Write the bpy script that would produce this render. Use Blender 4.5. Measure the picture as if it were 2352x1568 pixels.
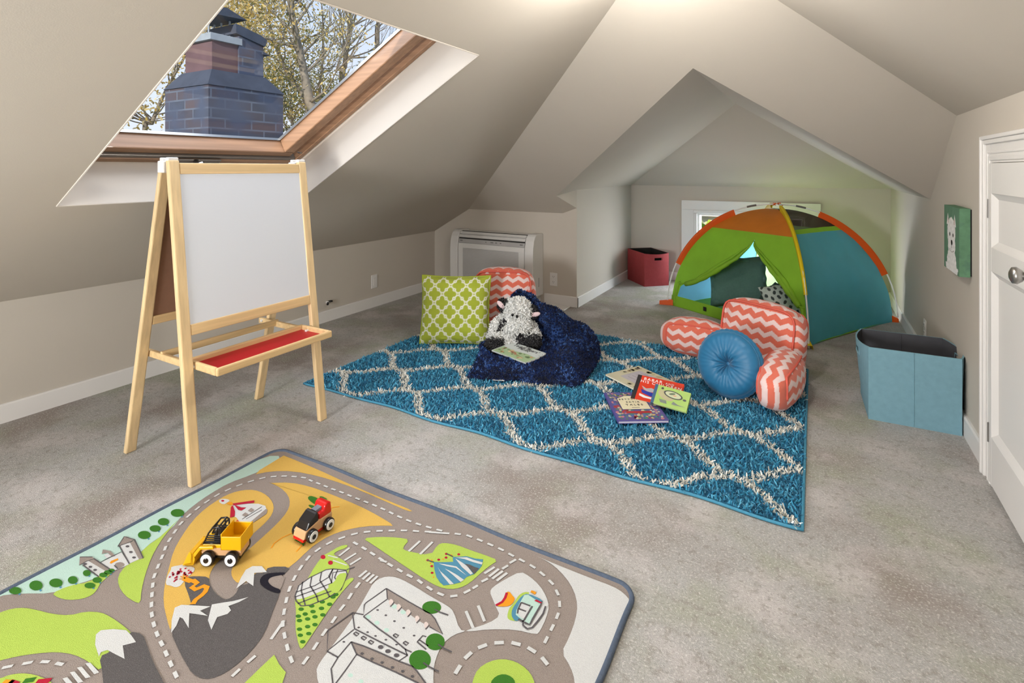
import bpy, bmesh, math, random
import numpy as np
from mathutils import Vector, Matrix
from mathutils.noise import noise as pnoise
for o in list(bpy.data.objects): bpy.data.objects.remove(o)
SC = bpy.context.scene
COL = SC.collection
PI = math.pi

# ------------------------------------------------------------------ camera
YAW, FPX, HY, CAMH = .518, 1219., 388., 1.2     # photo is 2352 x 1568 px, horizon at y = 388
cam = bpy.data.cameras.new('camera'); camo = bpy.data.objects.new('camera', cam); COL.objects.link(camo)
cam.sensor_width = 36.; cam.lens = 36.*FPX/2352.; cam.shift_y = -(784.-HY)/2352.
cam.clip_start = .02; cam.clip_end = 200.
camo.location = (0, 0, CAMH); camo.rotation_euler = (PI/2, 0, YAW)
SC.camera = camo
vs = SC.view_settings
vs.view_transform = 'Standard'; vs.look = 'None'; vs.gamma = 1.; vs.use_curve_mapping = False
vs.exposure = 0.14

# ------------------------------------------------------------------ sky
W = bpy.data.worlds.new('sky'); SC.world = W; W.use_nodes = True
wn = W.node_tree.nodes; wl = W.node_tree.links; wn.clear()
wo = wn.new('ShaderNodeOutputWorld'); wb = wn.new('ShaderNodeBackground'); wb.inputs[1].default_value = 1.0
wt = wn.new('ShaderNodeTexCoord'); ws = wn.new('ShaderNodeSeparateXYZ'); wr = wn.new('ShaderNodeValToRGB')
wl.new(wt.outputs['Generated'], ws.inputs[0]); wl.new(ws.outputs[2], wr.inputs[0])
e = wr.color_ramp.elements
e[0].position = 0.; e[0].color = (.86, .92, 1., 1); e[1].position = .5; e[1].color = (.50, .66, .92, 1)
wl.new(wr.outputs[0], wb.inputs[0]); wl.new(wb.outputs[0], wo.inputs[0])

# ------------------------------------------------------------------ daylight, lamps and added fill
def area(name, loc, tgt, sx, sy, power, color=(1, 1, 1), shape='RECTANGLE', spread=PI):
    l = bpy.data.lights.new(name, 'AREA'); l.shape = shape; l.size = sx; l.size_y = sy
    l.energy = power; l.color = color; l.spread = spread
    o = bpy.data.objects.new(name, l); COL.objects.link(o); o.location = loc
    d = Vector(tgt)-Vector(loc); o.rotation_euler = d.to_track_quat('-Z', 'Y').to_euler()
    return o
area('rear_fill', (-1.45, -1.57, .86), (-.25, 4.6, .95), 1.2, .7, 128, (.97, .98, 1.))  # added fill from behind the camera, no known window there
area('skylight_daylight', (-2.42, 1.46, 2.25), (-1.5, 1.46, .6), 1.2, 1.0, 32, (.92, .96, 1.))
area('alcove_window_daylight', (-.58, 6.1, .5), (-.9, 4.6, .1),   .9, .6, 34, (.93, .97, 1.))
LAMP_YS = (.3, 1.9)  # nearer lamp is added fill; the far one lights the hip
LAMP_W = (3, 28)
for _y, _w in zip(LAMP_YS, LAMP_W):
    _l = bpy.data.lights.new('ceiling_lamp', 'POINT'); _l.energy = _w; _l.color = (1., .965, .92); _l.shadow_soft_size = .09
    _o = bpy.data.objects.new('ceiling_lamp', _l); COL.objects.link(_o); _o.location = (-.524, _y, 1.92)
_s = bpy.data.lights.new('sun', 'SUN'); _s.energy = 4.2; _s.angle = .02; _s.color = (1., .93, .82)
_so = bpy.data.objects.new('sun', _s); COL.objects.link(_so); _so.rotation_euler = Vector((-.25, .92, -.30)).to_track_quat('-Z', 'Y').to_euler()

# ------------------------------------------------------------------ helpers
_F = np.array([-math.sin(YAW), math.cos(YAW), 0.]); _R = np.array([math.cos(YAW), math.sin(YAW), 0.]); _U = np.array([0, 0, 1.])
_C = np.array([0, 0, CAMH])
def ray(x, y): return _F+(x-1176.)/FPX*_R+(HY-y)/FPX*_U
def onz(x, y, z=0.):
    d = ray(x, y); return Vector(_C+d*(z-CAMH)/d[2])
def ony(x, y, Y):
    d = ray(x, y); return Vector(_C+d*Y/d[1])
def onx(x, y, X):
    d = ray(x, y); return Vector(_C+d*X/d[0])
def lin(c):
    r = []
    for v in c[:3]:
        v = v/255.; r.append(v/12.92 if v <= .04045 else ((v+.055)/1.055)**2.4)
    return r
def lin4(c): return (*lin(c), 1.)

def nn(nt, t, **kw):
    n = nt.nodes.new(t)
    for k, v in kw.items(): setattr(n, k, v)
    return n
def M(name, rgb, rough=.6, var=.06, vs_=6., bump=0., bs=200., spec=.3, metal=0., attr=False, trans=0., grain=None, emit=0., sheen=0., alpha=None, coat=0., mott=None):
    m = bpy.data.materials.new(name); m.use_nodes = True; nt = m.node_tree; nt.nodes.clear(); L = nt.links.new
    out = nn(nt, 'ShaderNodeOutputMaterial'); p = nn(nt, 'ShaderNodeBsdfPrincipled'); L(p.outputs[0], out.inputs[0])
    p.inputs['Roughness'].default_value = rough; p.inputs['Specular IOR Level'].default_value = spec
    p.inputs['Metallic'].default_value = metal
    if sheen: p.inputs['Sheen Weight'].default_value = sheen
    if coat: p.inputs['Coat Weight'].default_value = coat
    tc = nn(nt, 'ShaderNodeTexCoord'); src = tc.outputs['Object']
    if grain is not None:
        mp = nn(nt, 'ShaderNodeMapping'); s = [34., 34., 34.]; s[grain] = 1.3
        mp.inputs['Scale'].default_value = s; L(src, mp.inputs[0]); src2 = mp.outputs[0]
    else: src2 = src
    no = nn(nt, 'ShaderNodeTexNoise'); no.inputs['Scale'].default_value = 1.6 if grain is not None else vs_
    no.inputs['Detail'].default_value = 5.; L(src2, no.inputs['Vector'])
    if attr:
        base = nn(nt, 'ShaderNodeAttribute'); base.attribute_name = 'Col'; basec = base.outputs['Color']
    else:
        base = nn(nt, 'ShaderNodeRGB'); base.outputs[0].default_value = lin4(rgb); basec = base.outputs[0]
    mr = nn(nt, 'ShaderNodeMapRange'); mr.inputs[1].default_value = .3; mr.inputs[2].default_value = .7
    mr.inputs[3].default_value = 1.-var; mr.inputs[4].default_value = 1.+var; L(no.outputs[0], mr.inputs[0])
    mx = nn(nt, 'ShaderNodeVectorMath', operation='SCALE'); L(basec, mx.inputs[0]); L(mr.outputs[0], mx.inputs['Scale'])
    cout = mx.outputs[0]
    if mott:
        for (rgb2, sc, lo, hi, amt) in mott:
            n2 = nn(nt, 'ShaderNodeTexNoise'); n2.inputs['Scale'].default_value = sc; n2.inputs['Detail'].default_value = 6.; L(src, n2.inputs['Vector'])
            r2 = nn(nt, 'ShaderNodeMapRange'); r2.inputs[1].default_value = lo; r2.inputs[2].default_value = hi; r2.inputs[4].default_value = amt; L(n2.outputs[0], r2.inputs[0])
            m2 = nn(nt, 'ShaderNodeMix', data_type='RGBA'); L(r2.outputs[0], m2.inputs[0]); L(cout, m2.inputs[6]); m2.inputs[7].default_value = lin4(rgb2); cout = m2.outputs[2]
    L(cout, p.inputs['Base Color'])
    if bump:
        nb = nn(nt, 'ShaderNodeTexNoise'); nb.inputs['Scale'].default_value = bs; nb.inputs['Detail'].default_value = 3.; L(src, nb.inputs['Vector'])
        b = nn(nt, 'ShaderNodeBump'); b.inputs['Strength'].default_value = bump; b.inputs['Distance'].default_value = .004; L(nb.outputs[0], b.inputs['Height']); L(b.outputs[0], p.inputs['Normal'])
    if emit:
        L(cout, p.inputs['Emission Color']); p.inputs['Emission Strength'].default_value = emit
    if trans:
        t = nn(nt, 'ShaderNodeBsdfTranslucent'); L(cout, t.inputs[0]); ms = nn(nt, 'ShaderNodeMixShader'); ms.inputs[0].default_value = trans
        L(p.outputs[0], ms.inputs[1]); L(t.outputs[0], ms.inputs[2]); L(ms.outputs[0], out.inputs[0]); last = ms.outputs[0]
    else: last = p.outputs[0]
    if alpha is not None:
        t = nn(nt, 'ShaderNodeBsdfTransparent'); ms = nn(nt, 'ShaderNodeMixShader'); ms.inputs[0].default_value = alpha
        L(t.outputs[0], ms.inputs[1]); L(last, ms.inputs[2]); L(ms.outputs[0], out.inputs[0])
    return m
def glass(name):
    m = bpy.data.materials.new(name); m.use_nodes = True; nt = m.node_tree; nt.nodes.clear(); L = nt.links.new
    out = nn(nt, 'ShaderNodeOutputMaterial'); t = nn(nt, 'ShaderNodeBsdfTransparent'); t.inputs[0].default_value = (.97, .98, 1, 1)
    g = nn(nt, 'ShaderNodeBsdfGlossy'); g.inputs['Roughness'].default_value = .02
    lw = nn(nt, 'ShaderNodeLayerWeight'); lw.inputs[0].default_value = .5; pw = nn(nt, 'ShaderNodeMath', operation='POWER'); pw.inputs[1].default_value = 4.; L(lw.outputs['Facing'], pw.inputs[0])
    fr = nn(nt, 'ShaderNodeMath', operation='MULTIPLY_ADD'); L(pw.outputs[0], fr.inputs[0]); fr.inputs[1].default_value = .5; fr.inputs[2].default_value = .03; ms = nn(nt, 'ShaderNodeMixShader')
    L(fr.outputs[0], ms.inputs[0]); L(t.outputs[0], ms.inputs[1]); L(g.outputs[0], ms.inputs[2]); L(ms.outputs[0], out.inputs[0])
    return m

def tag(o, label=None, cat=None, group=None, kind=None):
    if label: o['label'] = label
    if cat: o['category'] = cat
    if group: o['group'] = group
    if kind: o['kind'] = kind
    return o
def thing(name, label, cat, loc=(0, 0, 0), rz=0., group=None, rot=None):
    o = bpy.data.objects.new(name, None); COL.objects.link(o); o.empty_display_size = .05
    o.location = loc; o.rotation_euler = rot if rot else (0, 0, rz)
    return tag(o, label, cat, group)
class G:
    """collects faces of one mesh"""
    def __init__(s): s.v = []; s.f = []; s.mi = []; s.m = 0
    def add(s, vs, fs):
        b = len(s.v); s.v += [tuple(x) for x in vs]
        for f in fs: s.f.append(tuple(i+b for i in f)); s.mi.append(s.m)
        return s
    def box(s, lo, hi, mat=None, bev=0.):
        x0, y0, z0 = lo; x1, y1, z1 = hi
        vs = [(x0, y0, z0), (x1, y0, z0), (x1, y1, z0), (x0, y1, z0), (x0, y0, z1), (x1, y0, z1), (x1, y1, z1), (x0, y1, z1)]
        if mat is not None: vs = [mat @ Vector(v) for v in vs]
        return s.add(vs, [(0, 3, 2, 1), (4, 5, 6, 7), (0, 1, 5, 4), (1, 2, 6, 5), (2, 3, 7, 6), (3, 0, 4, 7)])
    def quadbox(s, a, b, w, d, up=(0, 0, 1)):
        """bar from a to b, width w along up x dir ... d along the other"""
        a = Vector(a); b = Vector(b); t = (b-a).normalized(); u = Vector(up); sd = t.cross(u).normalized(); u = sd.cross(t).normalized()
        vs = []
        for p in (a, b):
            for i, j in ((-1, -1), (1, -1), (1, 1), (-1, 1)): vs.append(p+sd*(w/2*i)+u*(d/2*j))
        return s.add(vs, [(3, 2, 1, 0), (4, 5, 6, 7), (0, 1, 5, 4), (1, 2, 6, 5), (2, 3, 7, 6), (3, 0, 4, 7)])
    def tube(s, pts, r, n=8, closed=False, caps=True):
        pts = [Vector(p) for p in pts]; N = len(pts); rr = r if hasattr(r, '__len__') else [r]*N
        ref = None; rings = []
        for i, p in enumerate(pts):
            if closed: t = pts[(i+1) % N]-pts[i-1]
            else: t = pts[min(i+1, N-1)]-pts[max(i-1, 0)]
            t = t.normalized() if t.length > 1e-9 else Vector((0, 0, 1))
            if ref is None: ref = t.orthogonal().normalized()
            ref = (ref-t*ref.dot(t)); ref = ref.normalized() if ref.length > 1e-6 else t.orthogonal().normalized()
            bi = t.cross(ref)
            rings.append([p+(ref*math.cos(2*PI*k/n)+bi*math.sin(2*PI*k/n))*rr[i] for k in range(n)])
        vs = [v for q in rings for v in q]; fs = []
        for i in range(N if closed else N-1):
            j = (i+1) % N
            for k in range(n): fs.append((i*n+k, i*n+(k+1) % n, j*n+(k+1) % n, j*n+k))
        if caps and not closed: fs += [tuple(range(n))[::-1], tuple((N-1)*n+k for k in range(n))]
        return s.add(vs, fs)
    def grid(s, P):
        """P[i][j] points"""
        a = len(P); b = len(P[0]); vs = [p for r in P for p in r]
        return s.add(vs, [(i*b+j, i*b+j+1, (i+1)*b+j+1, (i+1)*b+j) for i in range(a-1) for j in range(b-1)])
    def prism(s, pts, dz, axis=2):
        """polygon (list of 3D points) extruded by vector dz"""
        pts = [Vector(p) for p in pts]; d = Vector(dz); n = len(pts)
        return s.add(pts+[p+d for p in pts], [tuple(range(n))[::-1], tuple(range(n, 2*n))]+[(i, (i+1) % n, n+(i+1) % n, n+i) for i in range(n)])
    def lathe(s, prof, n=24, mat=None):
        """prof [(r,z)]"""
        vs = []; fs = []
        for r, z in prof:
            for k in range(n):
                v = Vector((r*math.cos(2*PI*k/n), r*math.sin(2*PI*k/n), z)); vs.append(mat @ v if mat else v)
        for i in range(len(prof)-1):
            for k in range(n): fs.append((i*n+k, i*n+(k+1) % n, (i+1)*n+(k+1) % n, (i+1)*n+k))
        fs += [tuple(range(n))[::-1], tuple((len(prof)-1)*n+k for k in range(n))]
        return s.add(vs, fs)
    def ell(s, c, r, mat=None, nu=20, nv=12):
        vs = []; fs = []; c = Vector(c)
        for i in range(nv+1):
            th = PI*i/nv
            for k in range(nu):
                v = Vector((r[0]*math.sin(th)*math.cos(2*PI*k/nu), r[1]*math.sin(th)*math.sin(2*PI*k/nu), r[2]*math.cos(th)))
                vs.append((mat @ v if mat else v)+c)
        for i in range(nv):
            for k in range(nu): fs.append((i*nu+k, (i+1)*nu+k, (i+1)*nu+(k+1) % nu, i*nu+(k+1) % nu))
        return s.add(vs, fs)
def build(name, g, mats, parent=None, smooth=False, off=None, bev=0., colors=None, kind=None, label=None, fix=True, sub=0, solid=0.):
    me = bpy.data.meshes.new(name)
    o_ = Vector(off) if off is not None else Vector((0, 0, 0))
    me.from_pydata([tuple(Vector(v)-o_) for v in g.v] if o_.length else g.v, [], g.f)
    for m in (mats if isinstance(mats, (list, tuple)) else [mats]): me.materials.append(m)
    if any(g.mi): me.polygons.foreach_set('material_index', g.mi)
    if fix:
        bm = bmesh.new(); bm.from_mesh(me); bmesh.ops.recalc_face_normals(bm, faces=bm.faces); bm.to_mesh(me); bm.free()
    if smooth: me.polygons.foreach_set('use_smooth', [True]*len(me.polygons))
    if colors is not None:
        ca = me.color_attributes.new('Col', 'FLOAT_COLOR', 'POINT'); ca.data.foreach_set('color', np.asarray(colors, dtype=np.float32).ravel())
    me.update()
    o = bpy.data.objects.new(name, me); COL.objects.link(o)
    if parent: o.parent = parent
    if bev:
        b = o.modifiers.new('bevel', 'BEVEL'); b.width = bev; b.segments = 2; b.limit_method = 'ANGLE'; b.angle_limit = .6
    if solid:
        b = o.modifiers.new('solid', 'SOLIDIFY'); b.thickness = solid; b.offset = 0
    if sub:
        b = o.modifiers.new('sub', 'SUBSURF'); b.levels = sub; b.render_levels = sub
    return tag(o, label, None, None, kind)
def struct(name, g, mats, **kw):
    return build(name, g, mats, kind='structure', **kw)
def strands(name, P, N, length, width, cols, mat, parent, seed=1, jit=.6, curl=.5, ljit=.35, kind='stuff', off=None):
    """short bent blades on points P with normals N"""
    rng = np.random.default_rng(seed); P = np.asarray(P, float); N = np.asarray(N, float); n = len(P)
    if off is not None: P = P-np.array(off)
    d = N+rng.normal(0, jit, (n, 3)); d /= np.linalg.norm(d, axis=1)[:, None]
    s = np.cross(d, rng.normal(0, 1, (n, 3))); s /= np.linalg.norm(s, axis=1)[:, None]
    b = np.cross(d, s); Lh = length*(1+rng.uniform(-ljit, ljit, (n, 1))); w = width
    bend = b*curl*Lh*rng.uniform(-1, 1, (n, 1))
    v0 = P-s*w/2; v1 = P+s*w/2; m_ = P+d*Lh*.55+bend*.35; v2 = m_+s*w*.45; v3 = m_-s*w*.45; tip = P+d*Lh+bend
    v4 = tip+s*w*.22; v5 = tip-s*w*.22
    V = np.stack([v0, v1, v2, v3, v4, v5], 1).reshape(-1, 3)
    i = np.arange(n)[:, None]*6
    Fq = np.concatenate([i+np.array([[0, 1, 2, 3]]), i+np.array([[3, 2, 4, 5]])], 1).reshape(-1)
    me = bpy.data.meshes.new(name); me.vertices.add(len(V)); me.vertices.foreach_set('co', V.astype(np.float32).ravel())
    nf = 2*n; me.loops.add(nf*4); me.loops.foreach_set('vertex_index', Fq.astype(np.int32)); me.polygons.add(nf)
    me.polygons.foreach_set('loop_start', np.arange(nf, dtype=np.int32)*4)
    me.materials.append(mat); me.update(calc_edges=True)
    c = np.repeat(np.asarray(cols, float), 6, 0); sh = np.tile(np.array([1., 1., 1., 1., 1., 1.]), n)[:, None]
    ca = me.color_attributes.new('Col', 'FLOAT_COLOR', 'POINT'); ca.data.foreach_set('color', np.concatenate([c[:, :3]*sh, np.ones((len(c), 1))], 1).astype(np.float32).ravel())
    o = bpy.data.objects.new(name, me); COL.objects.link(o)
    if parent: o.parent = parent
    return tag(o, None, None, None, kind)
def crom(pts, n):
    """Catmull-Rom resample of points to n samples (by index)"""
    P = np.array([list(p) for p in pts], float); m = len(P); out = []
    for i in range(n):
        t = i/(n-1)*(m-1); k = min(int(t), m-2); u = t-k
        p0, p1, p2, p3 = P[max(k-1, 0)], P[k], P[k+1], P[min(k+2, m-1)]
        out.append(.5*((2*p1)+(-p0+p2)*u+(2*p0-5*p1+4*p2-p3)*u*u+(-p0+3*p1-3*p2+p3)*u**3))
    return np.array(out)
def arclen(pts, n):
    P = np.array([list(p) for p in pts], float); d = np.r_[0, np.cumsum(np.linalg.norm(np.diff(P, axis=0), axis=1))]
    t = np.linspace(0, d[-1], n); return np.stack([np.interp(t, d, P[:, k]) for k in range(P.shape[1])], 1)
def text(name, body, size, mat, parent, mtx, depth=.0004, align='CENTER', spacing=1., squash=1.):
    """lettering built as a mesh; mtx maps text plane (x right, y up) into the parent's space"""
    cu = bpy.data.curves.new(name, 'FONT'); cu.body = body; cu.size = size; cu.align_x = align; cu.extrude = depth; cu.space_character = spacing; cu.resolution_u = 3
    o = bpy.data.objects.new(name, cu); COL.objects.link(o)
    dg = bpy.context.evaluated_depsgraph_get(); me = bpy.data.meshes.new_from_object(o.evaluated_get(dg)); bpy.data.objects.remove(o)
    me.transform(Matrix.Diagonal((1, squash, 1, 1))); me.transform(mtx); me.materials.clear(); me.materials.append(mat)
    o = bpy.data.objects.new(name, me); COL.objects.link(o); o.parent = parent
    return o

# ------------------------------------------------------------------ room constants (metres)
XL, XR, YA, YB, XA, YR = -3.34, .597, 4.28, 5.85, -1.792, -1.6
KL, ZK = .57, .5725
KR, ZR = .643, 1.457
KH, ZH = .653, .81
def zl(x): return ZK+KL*(x-XL)
def zr(x): return ZR+KR*(XR-x)
def zh(y): return ZH+KH*(YA-y)
XP = (ZR+KR*XR-ZK+KL*XL)/(KL+KR); ZP = zl(XP)
YP = YA-(ZP-ZH)/KH
m_wall = M('painted plaster', (196, 188, 176), .75, .015, 2., .05, 260., .2)
m_white = M('white trim paint', (226, 223, 219), .42, .01, 3., 0, 1, .4)
m_reveal = M('pale plaster reveal', (208, 200, 190), .7, .015, 2., .04, 260., .2)
m_carpet = M('beige carpet', (180, 178, 174), .95, .20, 260., 1., 330., .1, mott=[((152, 140, 132), 1.5, .48, .62, .85), ((166, 168, 148), 2.6, .48, .64, .8), ((204, 197, 194), 4.2, .50, .66, .7), ((150, 143, 134), 38., .52, .68, .6), ((122, 116, 108), 130., .54, .68, .42), ((228, 225, 219), 140., .54, .66, .5)])
m_wood = M('pine', (222, 194, 148), .42, .13, 1, 0, 1, .35, grain=2, coat=.1)
m_woodx = M('pine rail', (220, 188, 138), .42, .15, 1, 0, 1, .35, grain=1, coat=.1)
m_woodd = M('stained skylight wood', (150, 116, 90), .38, .2, 1, 0, 1, .4, grain=1, coat=.15)
m_woodx2 = M('stained skylight rail', (158, 122, 94), .38, .2, 1, 0, 1, .4, grain=0, coat=.15)
m_glass = glass('window glass')
m_grey = M('grey metal', (128, 124, 120), .35, .03, 4, 0, 1, .5, .6)
m_steel = M('brushed steel', (170, 168, 165), .28, .02, 4, 0, 1, .5, 1.)
m_black = M('black plastic', (22, 21, 22), .35, .03, 4, 0, 1, .5)
# ------------------------------------------------------------------ shell
def poly(*pts):
    g = G(); g.add(pts, [tuple(range(len(pts)))]); return g
struct('floor', poly((XL, YR, 0), (XR, YR, 0), (XR, YB, 0), (XL, YB, 0)), m_carpet, fix=False)
xc = XL+(ZH-ZK)/KL
struct('wall_left', poly((XL, YR, 0), (XL, YA, 0), (XL, YA, ZK), (XL, YR, ZK)), m_wall)
NB = (-1.925, YA, ZH); NL = (-1.869, YA-(.975-ZH)/KH, .975); XN = XA
ZSA = 1.726+.57*(XA+.551)
struct('wall_back', poly((XL, YA, 0), (XA, YA, 0), (XA, YA, .86), NB, (xc, YA, ZH), (XL, YA, ZK)), m_wall)
struct('wall_alcove_left', poly((XA, YA, 0), (XA, YB, 0), (XA, YB, ZSA), (XA, YA, ZSA)), m_wall)
ZDR = 1.02; yDR = YA-(ZDR-ZH)/KH; yPK = YA-(1.726-ZH)/KH; yRV = YA-(ZR-ZH)/KH
struct('wall_right', poly((XR, YR, 0), (XR, YB, 0), (XR, YB, ZDR), (XR, yDR, ZDR), (XR, yRV, ZR), (XR, YR, ZR)), m_wall)
struct('wall_front', poly((XL, YR, 0), (XR, YR, 0), (XR, YR, ZR), (XP, YR, ZP), (XL, YR, ZK)), m_wall)
# skylight opening in the left slope
SX0, SX1, SY0, SY1 = -2.485, -1.33, .89, 2.025
def L3(x, y): return (x, y, zl(x))
def yv(x): return YA-(zl(x)-ZH)/KH
g = G()
g.add([L3(XL, YR), L3(XL, YA), (xc, YA, ZH), L3(SX0, yv(SX0)), L3(SX0, SY1), L3(SX0, SY0), L3(SX0, YR)], [tuple(range(7))])
g.add([L3(SX0, YR), L3(SX0, SY0), L3(SX1, SY0), L3(SX1, YR)], [(0, 1, 2, 3)])
g.add([L3(SX0, SY1), L3(SX0, yv(SX0)), L3(SX1, yv(SX1)), L3(SX1, SY1)], [(0, 1, 2, 3)])
g.add([L3(SX1, YR), L3(SX1, SY0), L3(SX1, SY1), L3(SX1, yv(SX1)), (XP, YP, ZP), (XP, YR, ZP)], [tuple(range(6))])
struct('ceiling_left', g, m_wall)
struct('ceiling_right', poly((XR, YR, ZR), (XR, yRV, ZR), (XP, YP, ZP), (XP, YR, ZP)), m_wall)
PK = (-.551, yPK, 1.726); DR = (XR, yDR, ZDR)
g = G(); g.add([(xc, YA, ZH), NB, NL, PK, (XP, YP, ZP)], [(0, 1, 2, 3, 4)]); g.add([PK, DR, (XR, yRV, ZR), (XP, YP, ZP)], [(0, 1, 2, 3)])
struct('ceiling_hip', g, m_wall)
RE = (-.551, 4.6, 1.726)
g = G(); g.add([NL, PK, RE, (XA, YB, ZSA), (XA, YA, ZSA)], [(0, 1, 2, 3, 4)])
g.add([NL, (XA, YA, ZSA), (XA, YA, .86), NB], [(0, 1, 2, 3)])
g.add([PK, DR, (XR, YB, ZDR), RE], [(0, 1, 2, 3)])
g.add([RE, (XA, YB, ZSA), (XR, YB, ZDR)], [(0, 1, 2)])
struct('ceiling_alcove', g, m_wall)
# alcove back wall with window hole
WX0, WX1, WZ0, WZ1 = -1.075, -.085, .10, .735
g = G()
for a in ([(XA, 0), (WX0, 0), (WX0, 1.0), (XA, ZSA)], [(WX1, 0), (XR, 0), (XR, ZDR), (WX1, 1.0)], [(WX0, 0), (WX1, 0), (WX1, WZ0), (WX0, WZ0)], [(WX0, WZ1), (WX1, WZ1), (WX1, 1.0), (WX0, 1.0)]):
    g.add([(x, YB, z) for x, z in a], [(0, 1, 2, 3)])
g.add([(XA, YB, ZSA), (WX0, YB, 1.0), (WX1, YB, 1.0), (XR, YB, ZDR)], [(0, 1, 2, 3)])
struct('wall_alcove_back', g, m_wall)
# baseboards
BH, BT = .089, .014
def base(name, a, b, n):
    """run from a to b on the floor; n = direction into the room"""
    a = Vector((*a, 0)); b = Vector((*b, 0)); n = Vector((*n, 0))*BT
    g = G(); prof = [(0, 0), (1, 0), (1, BH-.006), (.6, BH), (0, BH)]
    ring = lambda p: [p+n*u+Vector((0, 0, z)) for u, z in prof]
    v = ring(a)+ring(b); k = len(prof)
    g.add(v, [tuple(range(k)), tuple(range(k, 2*k))]+[(i, (i+1) % k, k+(i+1) % k, k+i) for i in range(k)])
    struct(name, g, m_white)
base('baseboard_left', (XL, YR), (XL, YA), (1, 0))
base('baseboard_back', (-2.10, YA), (XA+BT, YA), (0, -1))
base('baseboard_alcove_left', (XA, YA-BT), (XA, YB), (1, 0))
base('baseboard_alcove_back', (XA, YB), (-1.24, YB), (0, -1))
base('baseboard_right', (XR, 2.80), (XR, YB), (-1, 0))
base('baseboard_right_rear', (XR, YR), (XR, 1.75), (-1, 0))

# ---- ceiling lights (small flat downlights under the ridge; the nearer is added fill)
for k, y in enumerate(LAMP_YS):
    t = thing('ceiling_light', ('added round white fill light at the ridge over the road play mat', 'round white ceiling light at the ridge above the rug')[k], 'ceiling light', (XP, y, 2.0), 0, 'ceiling lights along the ridge')
    g = G(); g.lathe([(.03, 0), (.075, .01), (.08, .03), (.05, .045), (.012, .05), (.012, .13), (.05, .135), (.05, .155)], 32); build('housing', g, m_white, t)

# ---- skylight: window_1
NS = Vector((-KL, 0, 1)).normalized(); US = Vector((1, 0, KL)).normalized()   # out of the roof, up the slope
ws1 = bpy.data.objects.new('window_1', None); COL.objects.link(ws1)
LSL = (Vector(L3(SX1, 0))-Vector(L3(SX0, 0))).length
O0 = Vector(L3(SX0, SY0)); ws1.location = O0; tag(ws1, 'slanted roof window with stained wood frame above the easel', 'window', None, 'structure')
def S(u, y, n): return US*u+Vector((0, y, 0))+NS*n          # local coordinates on the slope
WY = SY1-SY0
g = G()
for q in ([(0, 0), (0, WY)], [(0, WY), (LSL, WY)], [(LSL, WY), (LSL, 0)], [(LSL, 0), (0, 0)]):
    (a, b), (c, d) = q; g.add([S(a, b, 0), S(c, d, 0), S(c, d, .36), S(a, b, .36)], [(0, 1, 2, 3)])
build('reveal', g, m_reveal, ws1)
g = G()      # bright corner bead round the opening
r = .0035
for a, b in (((0, 0), (0, WY)), ((0, WY), (LSL, WY)), ((LSL, WY), (LSL, 0)), ((LSL, 0), (0, 0))):
    g.tube([S(a[0], a[1], 0), S(b[0], b[1], 0)], r, 6)
build('corner_bead', g, m_reveal, ws1)
def sbar(g, u0, u1, y0, y1, n0, n1):
    vs = [S(u, y, n) for n in (n0, n1) for (u, y) in ((u0, y0), (u1, y0), (u1, y1), (u0, y1))]
    g.add(vs, [(3, 2, 1, 0), (4, 5, 6, 7), (0, 1, 5, 4), (1, 2, 6, 5), (2, 3, 7, 6), (3, 0, 4, 7)])
def ring(g1, g2, w, y0, y1, u0, u1, n0, n1):
    sbar(g1, u0, u0+w, y0, y1, n0, n1); sbar(g1, u1-w, u1, y0, y1, n0, n1)
    sbar(g2, u0+w, u1-w, y0, y0+w, n0, n1); sbar(g2, u0+w, u1-w, y1-w, y1, n0, n1)
ga, gb = G(), G(); ring(ga, gb, .030, 0, WY, 0, LSL, .195, .30)
build('window_frame', ga, m_woodd, ws1, bev=.004); build('window_frame_side', gb, m_woodx2, ws1, bev=.004)
g = G(); sbar(g, .028, .050, .030, WY-.030, .200, .262); build('ventilation_rail', g, m_grey, ws1, bev=.003)
g = G(); sbar(g, .0, .036, WY*.36, WY*.60, .188, .197); build('handle_plate', g, m_grey, ws1, bev=.004)
g = G(); g.tube([S(.03, WY*.49, .19), S(.034, WY*.49, .165), S(.06, WY*.50, .155)], .012, 12); build('handle', g, m_steel, ws1, smooth=True)
ga, gb = G(), G(); sbar(ga, .050, .090, .062, WY-.062, .212, .30); sbar(ga, LSL-.117, LSL-.055, .062, WY-.062, .212, .30); sbar(gb, .090, LSL-.117, .062, .124, .212, .30); sbar(gb, .090, LSL-.117, WY-.124, WY-.062, .212, .30)
build('sash', ga, m_woodd, ws1, bev=.006); build('sash_side', gb, m_woodx2, ws1, bev=.006)
ga, gb = G(), G(); ring(ga, gb, .008, .124, WY-.124, .090, LSL-.117, .286, .30)
build('spacer', ga, m_steel, ws1); build('spacer_side', gb, m_steel, ws1)
g = G(); g.add([S(.088, .12, .302), S(LSL-.113, .12, .302), S(LSL-.113, WY-.12, .302), S(.088, WY-.12, .302)], [(0, 1, 2, 3)]); build('pane', g, m_glass, ws1)
g = G(); g.tube([S(.10, WY-.045, .21), S(.112, WY-.045, .2), S(.112, WY-.03, .2), S(.10, WY-.03, .21)], .004, 8, True); build('catch', g, m_steel, ws1)
g = G(); ring(g, g, .06, -.02, WY+.02, -.03, LSL+.02, .30, .335); build('outer_flashing', g, m_grey, ws1)

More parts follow.
